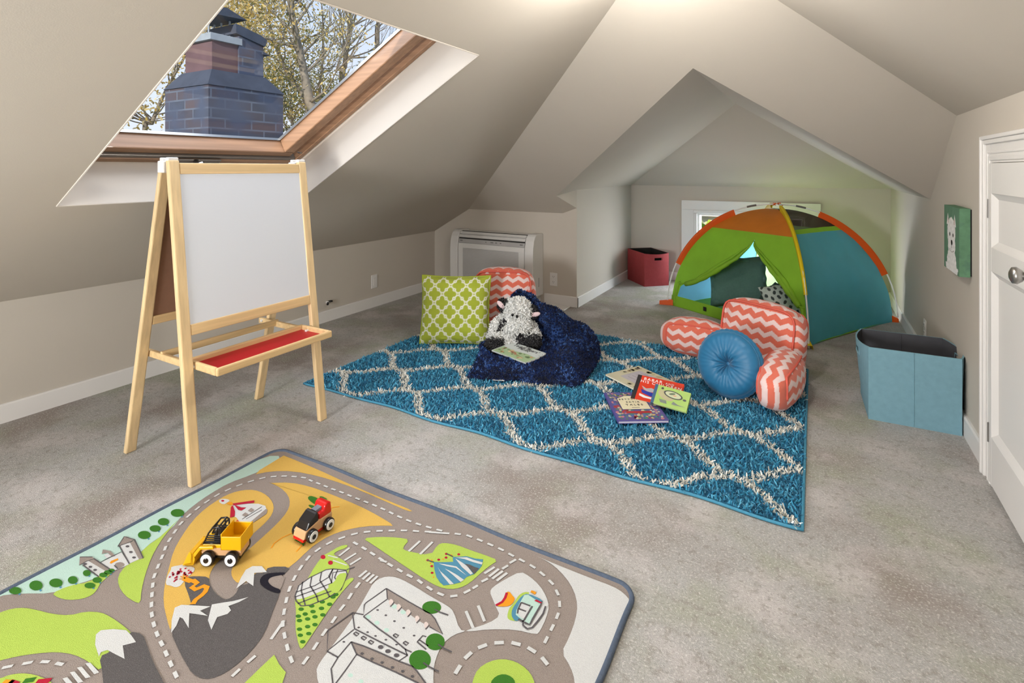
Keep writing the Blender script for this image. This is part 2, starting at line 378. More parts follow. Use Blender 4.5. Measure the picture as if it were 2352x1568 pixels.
# ---- alcove window: window_2
ws2 = bpy.data.objects.new('window_2', None); COL.objects.link(ws2); ws2.location = (-.58, YB, 0); tag(ws2, 'small low window with wide white trim behind the tent', 'window', None, 'structure')
of = (-.58, YB, 0)
TX0, TX1, TZ0, TZ1 = -1.237, .053, .0, .868
def wring(g, x0, x1, z0, z1, w, y0, y1):
    g.box((x0, y0, z1-w), (x1, y1, z1)); g.box((x0, y0, z0), (x1, y1, z0+w)); g.box((x0, y0, z0+w), (x0+w, y1, z1-w)); g.box((x1-w, y0, z0+w), (x1, y1, z1-w))
g = G(); g.box((TX0, YB-.018, WZ1+.035), (TX1, YB, TZ1)); g.box((TX0, YB-.018, 0), (TX1, YB, WZ0-.035)); g.box((TX0, YB-.018, WZ0-.035), (WX0-.035, YB, WZ1+.035)); g.box((WX1+.035, YB-.018, WZ0-.035), (TX1, YB, WZ1+.035))
build('casing', g, m_white, ws2, off=of, bev=.002)
g = G(); wring(g, WX0-.036, WX1+.036, WZ0-.036, WZ1+.036, .036, YB-.026, YB+.02); build('inner_moulding', g, m_white, ws2, off=of, bev=.006)
g = G(); wring(g, WX0, WX1, WZ0, WZ1, .022, YB+.0, YB+.10); build('window_frame', g, m_white, ws2, off=of, bev=.003)
g = G(); g.add([(WX0+.02, YB+.06, WZ0+.02), (WX1-.02, YB+.06, WZ0+.02), (WX1-.02, YB+.06, WZ1-.02), (WX0+.02, YB+.06, WZ1-.02)], [(0, 1, 2, 3)]); build('pane', g, m_glass, ws2, off=of)

# ---- added frame round the rear fill light, behind the camera: rear_fill_frame
ws3 = bpy.data.objects.new('rear_fill_frame', None); COL.objects.link(ws3); ws3.location = (-1.45, YR, .86); tag(ws3, 'added wide white frame round the rear fill light', 'window', None, 'structure')
g = G()
for a in ((-.70, -.45, -.61, .45), (.61, -.45, .70, .45), (-.61, .36, .61, .45), (-.61, -.45, .61, -.36)): g.box((a[0], -.01, a[1]), (a[2], .05, a[3]))
build('window_frame', g, m_white, ws3, bev=.004)

# ---- door_1 in the right wall
d1 = bpy.data.objects.new('door_1', None); COL.objects.link(d1); d1.location = (XR, 2.25, 0); tag(d1, 'low white panel door in right wall with round knob', 'door', None, 'structure')
of = (XR, 2.25, 0)
DY0, DY1, DZ1 = 1.87, 2.650, 1.228
def casing(g, w0, w1, x):
    """upside-down U between offsets w0..w1 outside the opening"""
    g.box((XR-x, DY1+w0, 0), (XR, DY1+w1, DZ1+w1)); g.box((XR-x, DY0-w1, 0), (XR, DY0-w0, DZ1+w1)); g.box((XR-x, DY0-w0, DZ1+w0), (XR, DY1+w0, DZ1+w1))
g = G(); casing(g, .004, .075, .016); casing(g, .068, .085, .024); casing(g, .004, .022, .020); casing(g, .030, .040, .020)
build('casing', g, m_white, d1, off=of, bev=.003)
g = G(); casing(g, .085, .1, .030)
build('casing_edge', g, m_white, d1, off=of, bev=.004)
g = G(); g.box((XR-.016, DY1-.012, 0.0), (XR, DY1+.004, DZ1)); g.box((XR-.016, DY0, DZ1-.004), (XR, DY1, DZ1+.004)); build('door_stop', g, m_white, d1, off=of, bev=.002)
sl = []
xs = XR-.012
def pan(g, y0, y1, z0, z1): g.box((xs-.012, y0, z0), (xs+.006, y1, z1))
panels = [(1.105, .905), (.815, .20)]
g = G(); A, B = DY0+.01, DY1-.014; st = .095
pan(g, A, A+st, .02, DZ1-.006); pan(g, B-st*.32, B, .02, DZ1-.006)
pan(g, A+st, B-st*.32, 1.108, DZ1-.006); pan(g, A+st, B-st*.32, .818, .908); pan(g, A+st, B-st*.32, .02, .20)
slab = build('door_panel', g, m_white, d1, off=of, bev=.002)
for (z1, z0) in ((1.108, .908), (.818, .20)):
    g = G(); y0, y1 = A+st, B-st*.32
    wv = .022
    g.add([(xs-.011, y0, z0), (xs-.011, y1, z0), (xs-.011, y1, z1), (xs-.011, y0, z1), (xs+.004, y0+wv, z0+wv), (xs+.004, y1-wv, z0+wv), (xs+.004, y1-wv, z1-wv), (xs+.004, y0+wv, z1-wv)], [(0, 1, 5, 4), (1, 2, 6, 5), (2, 3, 7, 6), (3, 0, 4, 7), (4, 5, 6, 7)])
    build('recessed_panel', g, m_white, slab, off=of)
for z in (1.05, .20):
    g = G(); g.box((XR-.021, DY1-.004, z-.034), (XR-.014, DY1+.006, z+.034)); g.tube([(XR-.021, DY1+.001, z-.036), (XR-.021, DY1+.001, z+.036)], .005, 10); build('hinge', g, m_grey, d1, off=of)
kz, ky = .88, 2.135
g = G(); mt = Matrix.Translation((xs-.012, ky, kz)) @ Matrix.Rotation(-PI/2, 4, 'Y')
g.lathe([(.028, 0), (.028, .004), (.018, .008), (.009, .014), (.009, .028), (.018, .034), (.026, .046), (.024, .056), (.012, .062), (.002, .063)], 28, mt); build('door_knob', g, m_steel, d1, off=of, smooth=True)
# ------------------------------------------------------------------ easel
E0 = Vector((-2.28, 1.456, 0))
es = thing('easel', 'wooden A-frame easel with whiteboard and red tray under the roof window', 'easel', E0)
yl, yr = 1.155, 1.757
tf, ft = Vector((-2.2, 0, 1.235)), Vector((-2.046, 0, 0)); tb, fb = Vector((-2.247, 0, 1.225)), Vector((-2.527, 0, 0))
def legb(top, foot, y, wy, dx):
    """square-cut leg: level foot, tapered nothing"""
    g = G(); vs = []
    for p in (foot, top):
        for sx, sy in ((-1, -1), (1, -1), (1, 1), (-1, 1)): vs.append((p.x+sx*dx/2, y+sy*wy/2, p.z))
    g.add(vs, [(3, 2, 1, 0), (4, 5, 6, 7), (0, 1, 5, 4), (1, 2, 6, 5), (2, 3, 7, 6), (3, 0, 4, 7)]); return g
for y in (yl, yr):
    build('leg', legb(tf, ft, y, .042, .024), m_wood, es, off=E0, bev=.005)
    build('leg', legb(tb, fb, y, .042, .024), m_wood, es, off=E0, bev=.005)
    g = G(); g.box((-2.262, y-.025, 1.185), (-2.216, y+.025, 1.232)); g.box((-2.252, y-.022, 1.228), (-2.228, y+.022, 1.245)); g.box((-2.214, y-.02, 1.225), (-2.192, y+.02, 1.246)); build('hinge', g, m_white, es, off=E0, bev=.004)
def fx(z): return ft.x+(tf.x-ft.x)*z/1.235
def bx_(z): return fb.x+(tb.x-fb.x)*z/1.225
ya, yb2 = yl+.021, yr-.021
def rail(z0, z1, f, dx, ofx=0.):
    g = G(); vs = []
    for z in (z0, z1):
        for sx, yy in ((-1, ya), (1, ya), (1, yb2), (-1, yb2)): vs.append((f(z)+sx*dx/2+ofx, yy, z))
    g.add(vs, [(3, 2, 1, 0), (4, 5, 6, 7), (0, 1, 5, 4), (1, 2, 6, 5), (2, 3, 7, 6), (3, 0, 4, 7)]); return g
for z0, z1 in ((1.180, 1.224), (.552, .594)):
    build('rail', rail(z0, z1, fx, .022), m_woodx, es, off=E0, bev=.003)
    build('rail', rail(z0, z1-.004, bx_, .022), m_woodx, es, off=E0, bev=.003)
m_board = M('whiteboard', (218, 222, 229), .22, .004, 2, 0, 1, .5)
m_hard = M('brown hardboard', (148, 112, 90), .8, .05, 30)
build('whiteboard', rail(.59, 1.184, fx, .006, .004), m_board, es, off=E0)
build('whiteboard_backing', rail(.59, 1.184, fx, .004, -.002), m_hard, es, off=E0)
build('chalkboard', rail(.59, 1.184, bx_, .006, -.004), m_black, es, off=E0)
build('chalkboard_backing', rail(.59, 1.184, bx_, .004, .002), m_hard, es, off=E0)
TZ = .418
g = G(); t0, t1 = yl+.028, yr-.026
g.box((-1.963, t0, TZ), (-1.948, t1, TZ+.032)); g.box((-2.16, t0, TZ), (-2.145, t1, TZ+.032)); g.box((-2.145, t0, TZ), (-1.963, t0+.014, TZ+.032)); g.box((-2.145, t1-.014, TZ), (-1.963, t1, TZ+.032))
build('tray_frame', g, m_woodx, es, off=E0, bev=.006)
m_redtray = M('red tray board', (186, 30, 38), .45, .02)
g = G(); g.box((-2.15, t0+.008, TZ+.004), (-1.955, t1-.008, TZ+.010)); build('tray_bottom', g, m_redtray, es, off=E0)
for y in (t0+.006, t1-.006):
    g = G(); g.box((-2.47, y-.009, TZ-.006), (-2.15, y+.009, TZ+.022)); build('tray_support', g, m_woodx2 if False else m_woodx, es, off=E0, bev=.004)
g = G(); g.box((-2.345, t0, TZ+.002), (-2.33, t1, TZ+.03)); build('paper_bar', g, m_woodx, es, off=E0, bev=.003)
for x, y in ((-2.10, yl+.034), (-2.44, yl+.03), (-2.10, yr-.034), (-2.44, yr-.03)):
    g = G(); g.tube([(x, y-.018, TZ+.012), (x, y+.012, TZ+.012)], .0065, 10); build('peg', g, m_white, es, off=E0)

# ------------------------------------------------------------------ floor-standing heat pump
m_ac = M('off-white plastic', (222, 220, 216), .45, .006, 3)
m_acg = M('grille plastic', (186, 184, 181), .55, .02, 3)
a0 = Vector((-2.56, YA, 0)); ac = thing('heat_pump', 'white floor-standing heating and cooling unit against the back wall', 'heat pump', a0)
AX0, AX1, AYF, AZ0, AZ1 = -3.00, -2.115, YA-.205, .075, .625
def acprof(d=0.):
    return [(0, AZ0), (-.195+d, AZ0), (-.205+d, AZ0+.03), (-.205+d, AZ1-.17), (-.200+d, AZ1-.11), (-.185+d, AZ1-.055), (-.160+d, AZ1-.018), (-.135+d, AZ1-d*.4), (-.05, AZ1-d*.4), (0, AZ1-.004-d*.4)]
def slab_(x0, x1, d):
    g = G(); g.prism([(x0, YA+y, z) for y, z in acprof(d)], (x1-x0, 0, 0)); return g
build('housing', slab_(AX0+.085, AX1-.085, .022), m_ac, ac, off=a0)
build('side_panel', slab_(AX0, AX0+.085, 0), m_ac, ac, off=a0, bev=.008); build('side_panel', slab_(AX1-.085, AX1, 0), m_ac, ac, off=a0, bev=.008)
g = G(); xa, xb = AX0+.09, AX1-.09
g.prism([(xa, YA+y, z) for y, z in [(-.17, AZ0+.02), (-.196, AZ0+.02), (-.198, AZ1-.15), (-.192, AZ1-.115), (-.17, AZ1-.115)]], (xb-xa, 0, 0)); build('front_panel', g, m_ac, ac, off=a0, bev=.004)
g = G(); y_ = YA-.198
for k in range(52):
    z = AZ0+.06+k*.0064; g.add([(xa+.055, y_-.0008, z), (xb-.055, y_-.0008, z), (xb-.055, y_-.0030, z+.0042), (xa+.055, y_-.0030, z+.0042)], [(0, 1, 2, 3)])
build('intake_grille', g, m_acg, ac, off=a0)
g = G(); g.prism([(xa, YA+y, z) for y, z in [(-.17, AZ1-.112), (-.190, AZ1-.112), (-.182, AZ1-.078), (-.16, AZ1-.07)]], (xb-xa, 0, 0)); strip = build('display_strip', g, M('display strip plastic', (180, 178, 176), .4), ac, off=a0)
m_mark = M('display marks', (120, 118, 116), .4)
for fx_, w in ((.42, .012), (.50, .03), (.57, .02), (.64, .015), (.02, .03), (.93, .03)):
    x = xa+(xb-xa)*fx_; g = G(); g.add([(x, YA-.1875, AZ1-.098), (x+w, YA-.1875, AZ1-.098), (x+w, YA-.1860, AZ1-.089), (x, YA-.1860, AZ1-.089)], [(0, 1, 2, 3)])
    build('indicator', g, m_mark, strip, off=a0)
g = G(); g.add([(xa, YA-.1805, AZ1-.076), (xb, YA-.1805, AZ1-.076), (xb, YA-.125, AZ1-.0085), (xa, YA-.125, AZ1-.0085)], [(0, 1, 2, 3)]); build('outlet_slot', g, M('dark slot', (48, 45, 43), .7), ac, off=a0)
for (y0, z0, y1, z1) in ((-.183, AZ1-.060, -.170, AZ1-.040), (-.166, AZ1-.030, -.146, AZ1-.012)):
    g = G(); g.prism([(xa, YA+y0, z0), (xa, YA+y1, z1), (xa, YA+y1+.006, z1-.006), (xa, YA+y0+.006, z0-.006)], (xb-xa, 0, 0)); build('louver', g, m_ac, ac, off=a0)
g = G(); g.box((AX1-.002, YA-.10, .16), (AX1+.003, YA-.085, .24)); build('sticker', g, m_acg, ac, off=a0)
g = G(); g.box((AX0+.03, YA-.18, 0), (AX1-.03, YA, AZ0+.001)); build('plinth', g, m_ac, ac, off=a0)

# ------------------------------------------------------------------ outlets, register, cable
def outlet(name, label, cat, loc, rz, duplex=True):
    """plate faces -y before rotation"""
    t = thing(name, label, cat, loc, rz, None)
    g = G(); g.box((-.036, -.006, -.058), (.036, 0, .058)); build('cover_plate', g, m_white, t, bev=.003)
    if duplex:
        for z in (-.024, .024):
            g = G(); g.lathe([(.0165, .0), (.0165, .003)], 20, Matrix.Translation((0, -.006, z)) @ Matrix.Rotation(PI/2, 4, 'X')); r_ = build('receptacle', g, m_white, t)
            g = G(); g.box((-.008, -.0098, z-.001), (-.0055, -.0088, z+.008)); g.box((.0055, -.0098, z-.001), (.008, -.0088, z+.007)); g.box((-.002, -.0098, z-.010), (.002, -.0088, z-.006)); build('slot', g, m_black, r_)
    else:
        g = G(); g.box((-.016, -.008, -.033), (.016, -.005, .033)); build('insert', g, m_white, t, bev=.002)
    return t
outlet('power_outlet', 'white power outlet on back wall right of the heat pump', 'outlet', (-2.012, YA, .221), 0)
outlet('power_outlet', 'white outlet plate on left knee wall beyond the easel', 'outlet', (XL, 3.428, .22), PI/2, False)
outlet('power_outlet', 'white outlet plate on right wall behind blue storage box', 'outlet', (XR, 4.117, .212), -PI/2)
t = thing('cable_plug', 'small white and black plug hanging from left wall beside the easel', 'cable plug', (XL, 2.909, .15))
g = G(); g.tube([(.0, 0, .0), (.02, -.006, .004), (.03, -.012, .002)], .011, 10); build('plug_body', g, m_white, t, smooth=True)
g = G(); g.tube([(.03, -.012, .002), (.045, -.028, -.004)], .009, 10); build('plug_tip', g, m_black, t)
g = G(); g.tube([(.012, .004, .004), (.022, .02, .008), (.026, .034, .006)], .008, 10); build('connector', g, m_black, t)
rg = thing('floor_register', 'flat white floor register lying at the foot of back wall', 'floor register', (-1.99, 4.19, 0))
g = G(); g.box((-.14, -.07, 0), (.15, .07, .008)); build('plate', g, m_white, rg, bev=.003)
g = G()
for k in range(7): g.box((-.09+k*.012, -.02, .0085), (-.084+k*.012, .03, .0092))
build('slot', g, m_grey, rg)

# ------------------------------------------------------------------ dog canvas
cv = thing('canvas_picture', 'square green canvas painting of a white terrier on right wall', 'picture', (XR, 3.155, .876))
n = 150
def dogcol(u, v):
    """u 0..1 left-right as seen, v 0..1 bottom-top"""
    gcol = np.array([92, 128, 104.])
    def ell(cx, cy, rx, ry): return ((u-cx)/rx)**2+((v-cy)/ry)**2
    c = gcol+6*pnoise(Vector((u*9, v*9, 1)))
    nz = .05*pnoise(Vector((u*26, v*26, 3)))
    fur = min(ell(.50, .60, .27, .23), ell(.52, .42, .24, .22), ell(.52, .12, .32+.1*(v < .1), .24))+nz*3
    ear = (abs(u-.27) < .085*(1-(v-.72)/.17) and .70 < v < .89) or (abs(u-.72) < .085*(1-(v-.72)/.17) and .70 < v < .89)
    if fur < 1 or ear:
        s = 236+22*pnoise(Vector((u*22, v*22, 5)))-12; c = np.array([s, s-1, s-4])
        if ear and (abs(u-.29) < .028 or abs(u-.70) < .028) and v > .73 and v < .82: c = np.array([196, 176, 168.])
    for ex in (.40, .62):
        if ell(ex, .565, .035, .032) < 1: c = np.array([26, 22, 22.])
    if ell(.53, .445, .06, .042) < 1: c = np.array([26, 22, 22.])
    if abs(u-.53) < .012 and .36 < v < .42: c = np.array([60, 52, 50.])
    if .95 < ell(.52, .335, .12, .03) < 1.5 and v < .34: c = np.array([120, 110, 105.])
    return c
P = []; cols = []
for i in range(n+1):
    row = []
    for j in range(n+1):
        u, v = i/n, j/n; row.append((-.0445, .153-.306*u, -.150+.300*v)); cols.append([*lin(np.clip(dogcol(u, v), 0, 255)), 1])
    P.append(row)
g = G(); g.grid(P); m_attr = M('painted canvas', (0, 0, 0), .7, .02, 30, .1, 500, .2, attr=True)
build('painting', g, m_attr, cv, colors=cols)
g = G(); g.box((-.044, -.153, -.150), (-.006, .153, .150)); build('canvas_edge', g, M('green canvas edge', (96, 134, 104), .75, .14, 30, .1, 500, .2, mott=[((74, 96, 96), 16, .5, .7, .7)]), cv)
g = G(); g.box((-.007, -.149, -.146), (0, .149, .146)); build('stretcher', g, m_black, cv)

# ------------------------------------------------------------------ storage boxes
def storage(label, loc, rz, L, Wd, H, mo, mi, holes=(-1, 1)):
    """long sides +-y (length L along x), short sides +-x with curved top and handle hole"""
    t = thing('storage_box', label, 'storage box', loc, rz)
    def dip(s): return H-.0+.0*s
    th = .006
    def rim(x, y): # top height: corners at the back rise, short sides swell outwards
        return H
    bul = .030
    def side(nx, inner):
        d = th if inner else 0.
        pts = []
        for sgn in (1,): pass
        ring_ = []
        N = 14
        # outline counter-clockwise with the short ends bowed at the top
        for k in range(N+1): ring_.append((-L/2+L*k/N, -Wd/2, 0))
        for k in range(1, N+1): ring_.append((L/2, -Wd/2+Wd*k/N, 1))
        for k in range(1, N+1): ring_.append((L/2-L*k/N, Wd/2, 0))
        for k in range(1, N): ring_.append((-L/2, Wd/2-Wd*k/N, -1))
        return ring_
    base_ = side(0, False); K = len(base_)
    def lay(z, d, bow):
        out = []
        for x, y, e in base_:
            b = bow*(1-(2*y/Wd)**2)*e if e else 0.
            xx = x*(1-2*d/L)+b; yy = y*(1-2*d/Wd)
            out.append((xx, yy, z-(.006*(1-(2*y/Wd)**2)*(z/H) if e else 0.)))
        return out
    rows = [(0, 0), (.25*H, .012), (.5*H, .022), (.80*H, .031), (.90*H, .034), (H, .036)]
    g = G()
    def shell(d, mi_, flip):
        g.m = mi_; b = len(g.v)
        for z, bw in rows: g.v += lay(max(z, .004 if d else 0), d, bw)
        for r in range(len(rows)-1):
            for k in range(K):
                e = base_[k][2]; mid = base_[k][2] and abs(base_[k][1]+Wd/28) < Wd*.20
                if r == 3 and e in holes and e and abs((base_[k][1]+base_[(k+1) % K][1])/2) < Wd*.16: continue        # handle holes
                f = (b+r*K+k, b+r*K+(k+1) % K, b+(r+1)*K+(k+1) % K, b+(r+1)*K+k)
                g.f.append(f[::-1] if flip else f); g.mi.append(mi_)
        return b
    b0 = shell(0, 0, False); b1 = shell(th, 1, True)
    top = (len(rows)-1)*K
    for k in range(K):
        g.f.append((b0+top+k, b0+top+(k+1) % K, b1+top+(k+1) % K, b1+top+k)); g.mi.append(0)
    g.f.append(tuple(b0+k for k in range(K))[::-1]); g.mi.append(0); g.f.append(tuple(b1+k for k in range(K))); g.mi.append(1)
    build('body', g, [mo, mi], t, fix=False)
    for y, s in ((-Wd/2, -1), (Wd/2, 1)):
        g = G(); g.tube([(0, y+s*.0008, .004), (0, y+s*.0008, H-.002)], .0022, 6); build('seam', g, mo, t)
    g = G(); g.tube([(0, Wd/2-th-.001, .006), (0, Wd/2-th-.001, H-.004)], .0022, 6); build('seam', g, mi, t)
    for sx in holes:
        g = G(); zc_, hw, hh = .85*H, Wd*.185, .05*H
        bb = lambda y: sx*(L/2+.033*(1-(2*y/Wd)**2))
        pts = []
        for (y0, z0, y1, z1) in ((-hw, zc_-hh, hw, zc_-hh), (hw, zc_-hh, hw, zc_+hh), (hw, zc_+hh, -hw, zc_+hh), (-hw, zc_+hh, -hw, zc_-hh)):
            for q in range(6): u = q/6; y = y0+(y1-y0)*u; z = z0+(z1-z0)*u; pts.append((bb(y)*(1-2*th/L/2*.0)-sx*.003, y, z-.005*(1-(2*y/Wd)**2)))
        g.tube(pts, .0045, 6, True); build('handle', g, mo, t)
    return t
m_bluebox = M('dusty blue woven fabric', (124, 164, 178), .8, .05, 40, .25, 700, .15)
m_greyin = M('charcoal lining', (78, 78, 82), .85, .06, 12, .2, 600, .1)
m_redbox = M('brick red woven fabric', (158, 66, 68), .8, .05, 40, .25, 700, .15)
m_darkin = M('dark lining', (44, 44, 42), .85, .05, 12, .2, 600, .1)
storage('dusty blue fabric storage box with grey lining by the right wall', (.396, 3.238, 0), .03, .352, .34, .345, m_bluebox, m_greyin)
storage('brick red fabric storage box in the alcove beside the tent', (-1.538, 5.606, 0), 133*PI/180, .385, .275, .335, m_redbox, m_darkin, (-1,))
# ------------------------------------------------------------------ trellis shag rug
RX0, RX1, RY0, RY1 = -2.47, -.035, 2.005, 3.615
rug = thing('shag_rug', 'blue shag rug with cream diamond trellis lines in middle of floor', 'rug', (-1.25, 2.81, 0)); RO = (-1.25, 2.81, 0)
def rug_d(x, y):
    u = (x+.272)/.267; v = (y-2.20)/.1945
    w = u-.62*np.sin(2*PI*u)/(2*PI)
    def dd(a): a = a/2; return np.abs(a-np.round(a))*2
    d = np.minimum(dd(w+v), dd(w-v))
    sl = np.abs(1-.62*np.cos(2*PI*u))*.1945/.267
    return d*.1945/np.sqrt(1+sl**2)
rng = np.random.default_rng(5)
sp = .0066
gx, gy = np.meshgrid(np.arange(RX0+.008, RX1-.006, sp), np.arange(RY0+.01, RY1-.008, sp))
px = gx.ravel()+rng.uniform(-sp/2, sp/2, gx.size); py = gy.ravel()+rng.uniform(-sp/2, sp/2, gx.size)
def edge_y(x): return .010*np.sin(x*6.3+1)*np.sin(x*2.1)+.006*np.sin(x*13)
py = py+edge_y(px)*np.clip(1-(py-RY0)/.3, 0, 1)
dl = rug_d(px, py)+rng.normal(0, .0035, px.size)
blue = np.array([lin((62, 140, 172)), lin((40, 112, 148)), lin((92, 166, 194)), lin((54, 130, 160))]); cream = np.array([lin((236, 232, 220)), lin((222, 216, 202)), lin((244, 241, 232)), lin((230, 226, 212))])
pick = rng.integers(0, 4, px.size)
cols = np.where((dl < .0215)[:, None], cream[pick], blue[pick]*1.18)*rng.uniform(.85, 1.12, (px.size, 1))
P = np.stack([px, py, np.full(px.size, .004)], 1); N = np.tile([0, 0, 1.], (px.size, 1))
m_pile = M('shag pile', (0, 0, 0), .85, .0, 6, 0, 1, .15, attr=True, sheen=.2)
strands('pile', P, N, .017, .0068, cols, m_pile, rug, 3, .85, 1.0, off=RO)
m_rugb = M('rug backing', (34, 92, 122), .9, .1, 40)
def rugedge(n=120):
    pts = []
    for k in range(n+1): x = RX0+(RX1-RX0)*k/n; pts.append((x, RY0+edge_y(x), .006))
    for k in range(1, 30): pts.append((RX1, RY0+edge_y(RX1)*(1-k/30)+(RY1-RY0)*k/30, .006))
    for k in range(n+1): x = RX1-(RX1-RX0)*k/n; pts.append((x, RY1, .006))
    for k in range(1, 30): pts.append((RX0, RY1-(RY1-RY0)*k/30+edge_y(RX0)*k/30, .006))
    return pts
ep = rugedge()
g = G(); g.prism([(x, y, .001) for x, y, z in ep], (0, 0, .007)); build('backing', g, m_rugb, rug, off=RO)
g = G(); g.tube([(x, y, .0065) for x, y, z in ep], .0055, 7, True); build('binding', g, M('blue rug binding', (74, 146, 176), .7, .06, 80, .4, 900), rug, smooth=True, off=RO)

# ------------------------------------------------------------------ road play mat
mx0, mx1, my0, my1 = -1.985, -.437, .36, 1.482
MO = (-1.21, .92, 0)
mat_t = thing('play_mat', 'printed road map play mat with grey roads in the foreground', 'play mat', MO)
def rrect(x0, x1, y0, y1, r, n=8):
    pts = []
    for cx, cy, a0 in ((x1-r, y1-r, 0), (x0+r, y1-r, PI/2), (x0+r, y0+r, PI), (x1-r, y0+r, 1.5*PI)):
        for k in range(n+1): a = a0+PI/2*k/n; pts.append((cx+r*math.cos(a), cy+r*math.sin(a)))
    return pts
MH = .008
TAUPE, MINT, YEL, LIME, WHT, DARK, RED, GRN, BLU, ORG, BLK, LINE, PINK = range(13)
mcols = [(150, 138, 130), (184, 212, 200), (212, 172, 88), (172, 196, 88), (206, 206, 204), (94, 90, 89), (176, 36, 58), (62, 116, 42), (84, 138, 164), (228, 150, 40), (36, 34, 42), (92, 88, 90), (216, 200, 194)]
mnam = ['taupe', 'mint', 'yellow', 'lime', 'white', 'charcoal', 'crimson', 'leaf green', 'blue', 'orange', 'black', 'outline grey', 'blush']
mm = [M('mat pile '+n_, c, .92, .07, 500, .5, 700, .1, mott=([((88, 78, 72), 520., .5, .66, .35), ((196, 186, 178), 480., .55, .7, .3)] if i == 0 else ([((56, 53, 53), 520., .5, .66, .5), ((140, 134, 132), 480., .55, .7, .35)] if i == 5 else None))) for i, (n_, c) in enumerate(zip(mnam, mcols))]
mg = G()
mg.m = TAUPE; rr = rrect(mx0, mx1, my0, my1, .055); mg.prism([(x, y, .001) for x, y in rr], (0, 0, MH-.001))
CR = {'A': (0, 1000, 800/2208), 'B': (600, 1000, 880/2352), 'C': (160, 1200, 280/2352), 'D': (960, 1240, 320/2281), 'E': (740, 1320, 300/1897)}
def px_(p, c):
    if isinstance(p[0], str): c = p[0]; p = p[1:]
    a = CR[c]; return (a[0]+p[0]*a[2], a[1]+p[1]*a[2])
def wpt(p, c, z):
    x, y = px_(p, c); w = onz(x, y, z); return (min(max(w.x, mx0+.004), mx1-.004), min(max(w.y, my0+.004), my1-.004), z)
def chaikin(P, k=2):
    for _ in range(k):
        Q = []
        for i in range(len(P)):
            a, b = Vector(P[i]), Vector(P[(i+1) % len(P)]); Q += [a*.75+b*.25, a*.25+b*.75]
        P = Q
    return P
_lay = [0]
def isl(col, c, pts, sm=1, lv=1):
    _lay[0] += 1; z = MH+lv*.0005+(_lay[0] % 12)*.00003
    P = [wpt(p, c, z) for p in pts]
    if lv <= 2 and col in (MINT, YEL, WHT):
        P = [(mx0+.004 if p[0]-mx0 < .026 else mx1-.004 if mx1-p[0] < .026 else p[0], my1-.004 if my1-p[1] < .022 else p[1], p[2]) for p in P]
    if sm: P = chaikin(P, sm)
    Q = []
    for p in P:
        x, y = p[0], p[1]; r_ = .052
        cx_ = mx0+.055 if x < mx0+.055 else mx1-.055 if x > mx1-.055 else None
        if cx_ is not None and y > my1-.055:
            dx, dy = x-cx_, y-(my1-.055); dd = math.hypot(dx, dy)
            if dd > r_: x, y = cx_+dx*r_/dd, my1-.055+dy*r_/dd
        Q.append((x, y, z))
    P = Q
    mg.m = col; mg.add(P, [tuple(range(len(P)))])
def stroke(col, c, pts, w, lv=4, closed=False):
    """ribbon of width w (metres)"""
    z = MH+lv*.0005
    P = [Vector(wpt(p, c, z)) for p in pts]
    if closed: P.append(P[0])
    vs = []; mg.m = col
    for i, p in enumerate(P):
        t = (P[min(i+1, len(P)-1)]-P[max(i-1, 0)]).normalized(); s = Vector((-t.y, t.x, 0))*w/2; vs += [p+s, p-s]
    mg.add(vs, [(2*i, 2*i+1, 2*i+3, 2*i+2) for i in range(len(P)-1)])
def blob(col, c, p, rx, ry, lv=3, n=16, rot=0.):
    x, y = px_(p, c); sc = CR[c][2]; z = MH+lv*.0005; mg.m = col; P = []
    for k in range(n):
        a = 2*PI*k/n; q = (rx*math.cos(a)*math.cos(rot)-ry*math.sin(a)*math.sin(rot), rx*math.cos(a)*math.sin(rot)+ry*math.sin(a)*math.cos(rot))
        w = onz(x+q[0]*sc, y+q[1]*sc, z); P.append((min(max(w.x, mx0+.004), mx1-.004), min(max(w.y, my0+.004), my1-.004), z))
    mg.add(P, [tuple(range(n))])
def dashes(c, pts, w=.008, on=.021, off=.019):
    z = MH+.0022; P = arclen([wpt(p, c, z) for p in pts], 400); d = np.r_[0, np.cumsum(np.linalg.norm(np.diff(P, axis=0), axis=1))]
    s = .004; mg.m = WHT
    while s+on < d[-1]:
        a = Vector([np.interp(s, d, P[:, k]) for k in range(3)]); b = Vector([np.interp(s+on, d, P[:, k]) for k in range(3)])
        t = (b-a).normalized(); q = Vector((-t.y, t.x, 0))*w/2; mg.add([a+q, a-q, b-q, b+q], [(0, 1, 2, 3)]); s += on+off
isl(MINT, 'A', [(-900, 1450), (0, 1008), (340, 848), (700, 664), (1000, 508), (1300, 348), (1500, 243), (1690, 132), (1795, 128), (1700, 200), (1590, 250), (1450, 300), (1330, 370), (1230, 440), (1150, 510), (1090, 590), (900, 720), (880, 780), (700, 870), (560, 920), (430, 960), (330, 1000), (120, 1000), (0, 1030), (-300, 1160)])
isl(YEL, 'A', [(1795, 128), ('B', 140, 122), ('B', 330, 200), ('B', 560, 306), ('B', 800, 408), ('B', 935, 462), ('B', 905, 466), ('B', 800, 420), ('B', 640, 350), ('B', 500, 295), ('B', 350, 248), ('B', 200, 218), ('B', 60, 218), (1590, 252)])
isl(YEL, 'A', [(1710, 298), (1780, 330), (1828, 378), (1840, 430), (1820, 485), (1760, 555), (1680, 630), (1590, 710), (1500, 790), (1465, 850), (1470, 900), (1510, 940), (1600, 920), (1700, 850), (1840, 834), ('B', 170, 808), ('B', 220, 770), ('B', 270, 720), ('B', 330, 668), ('B', 420, 613), ('B', 520, 578), ('B', 640, 556), ('B', 760, 552), ('B', 822, 555), ('B', 720, 492), ('B', 600, 430), ('B', 430, 360), ('B', 300, 312), ('B', 180, 287), ('B', 50, 291)])
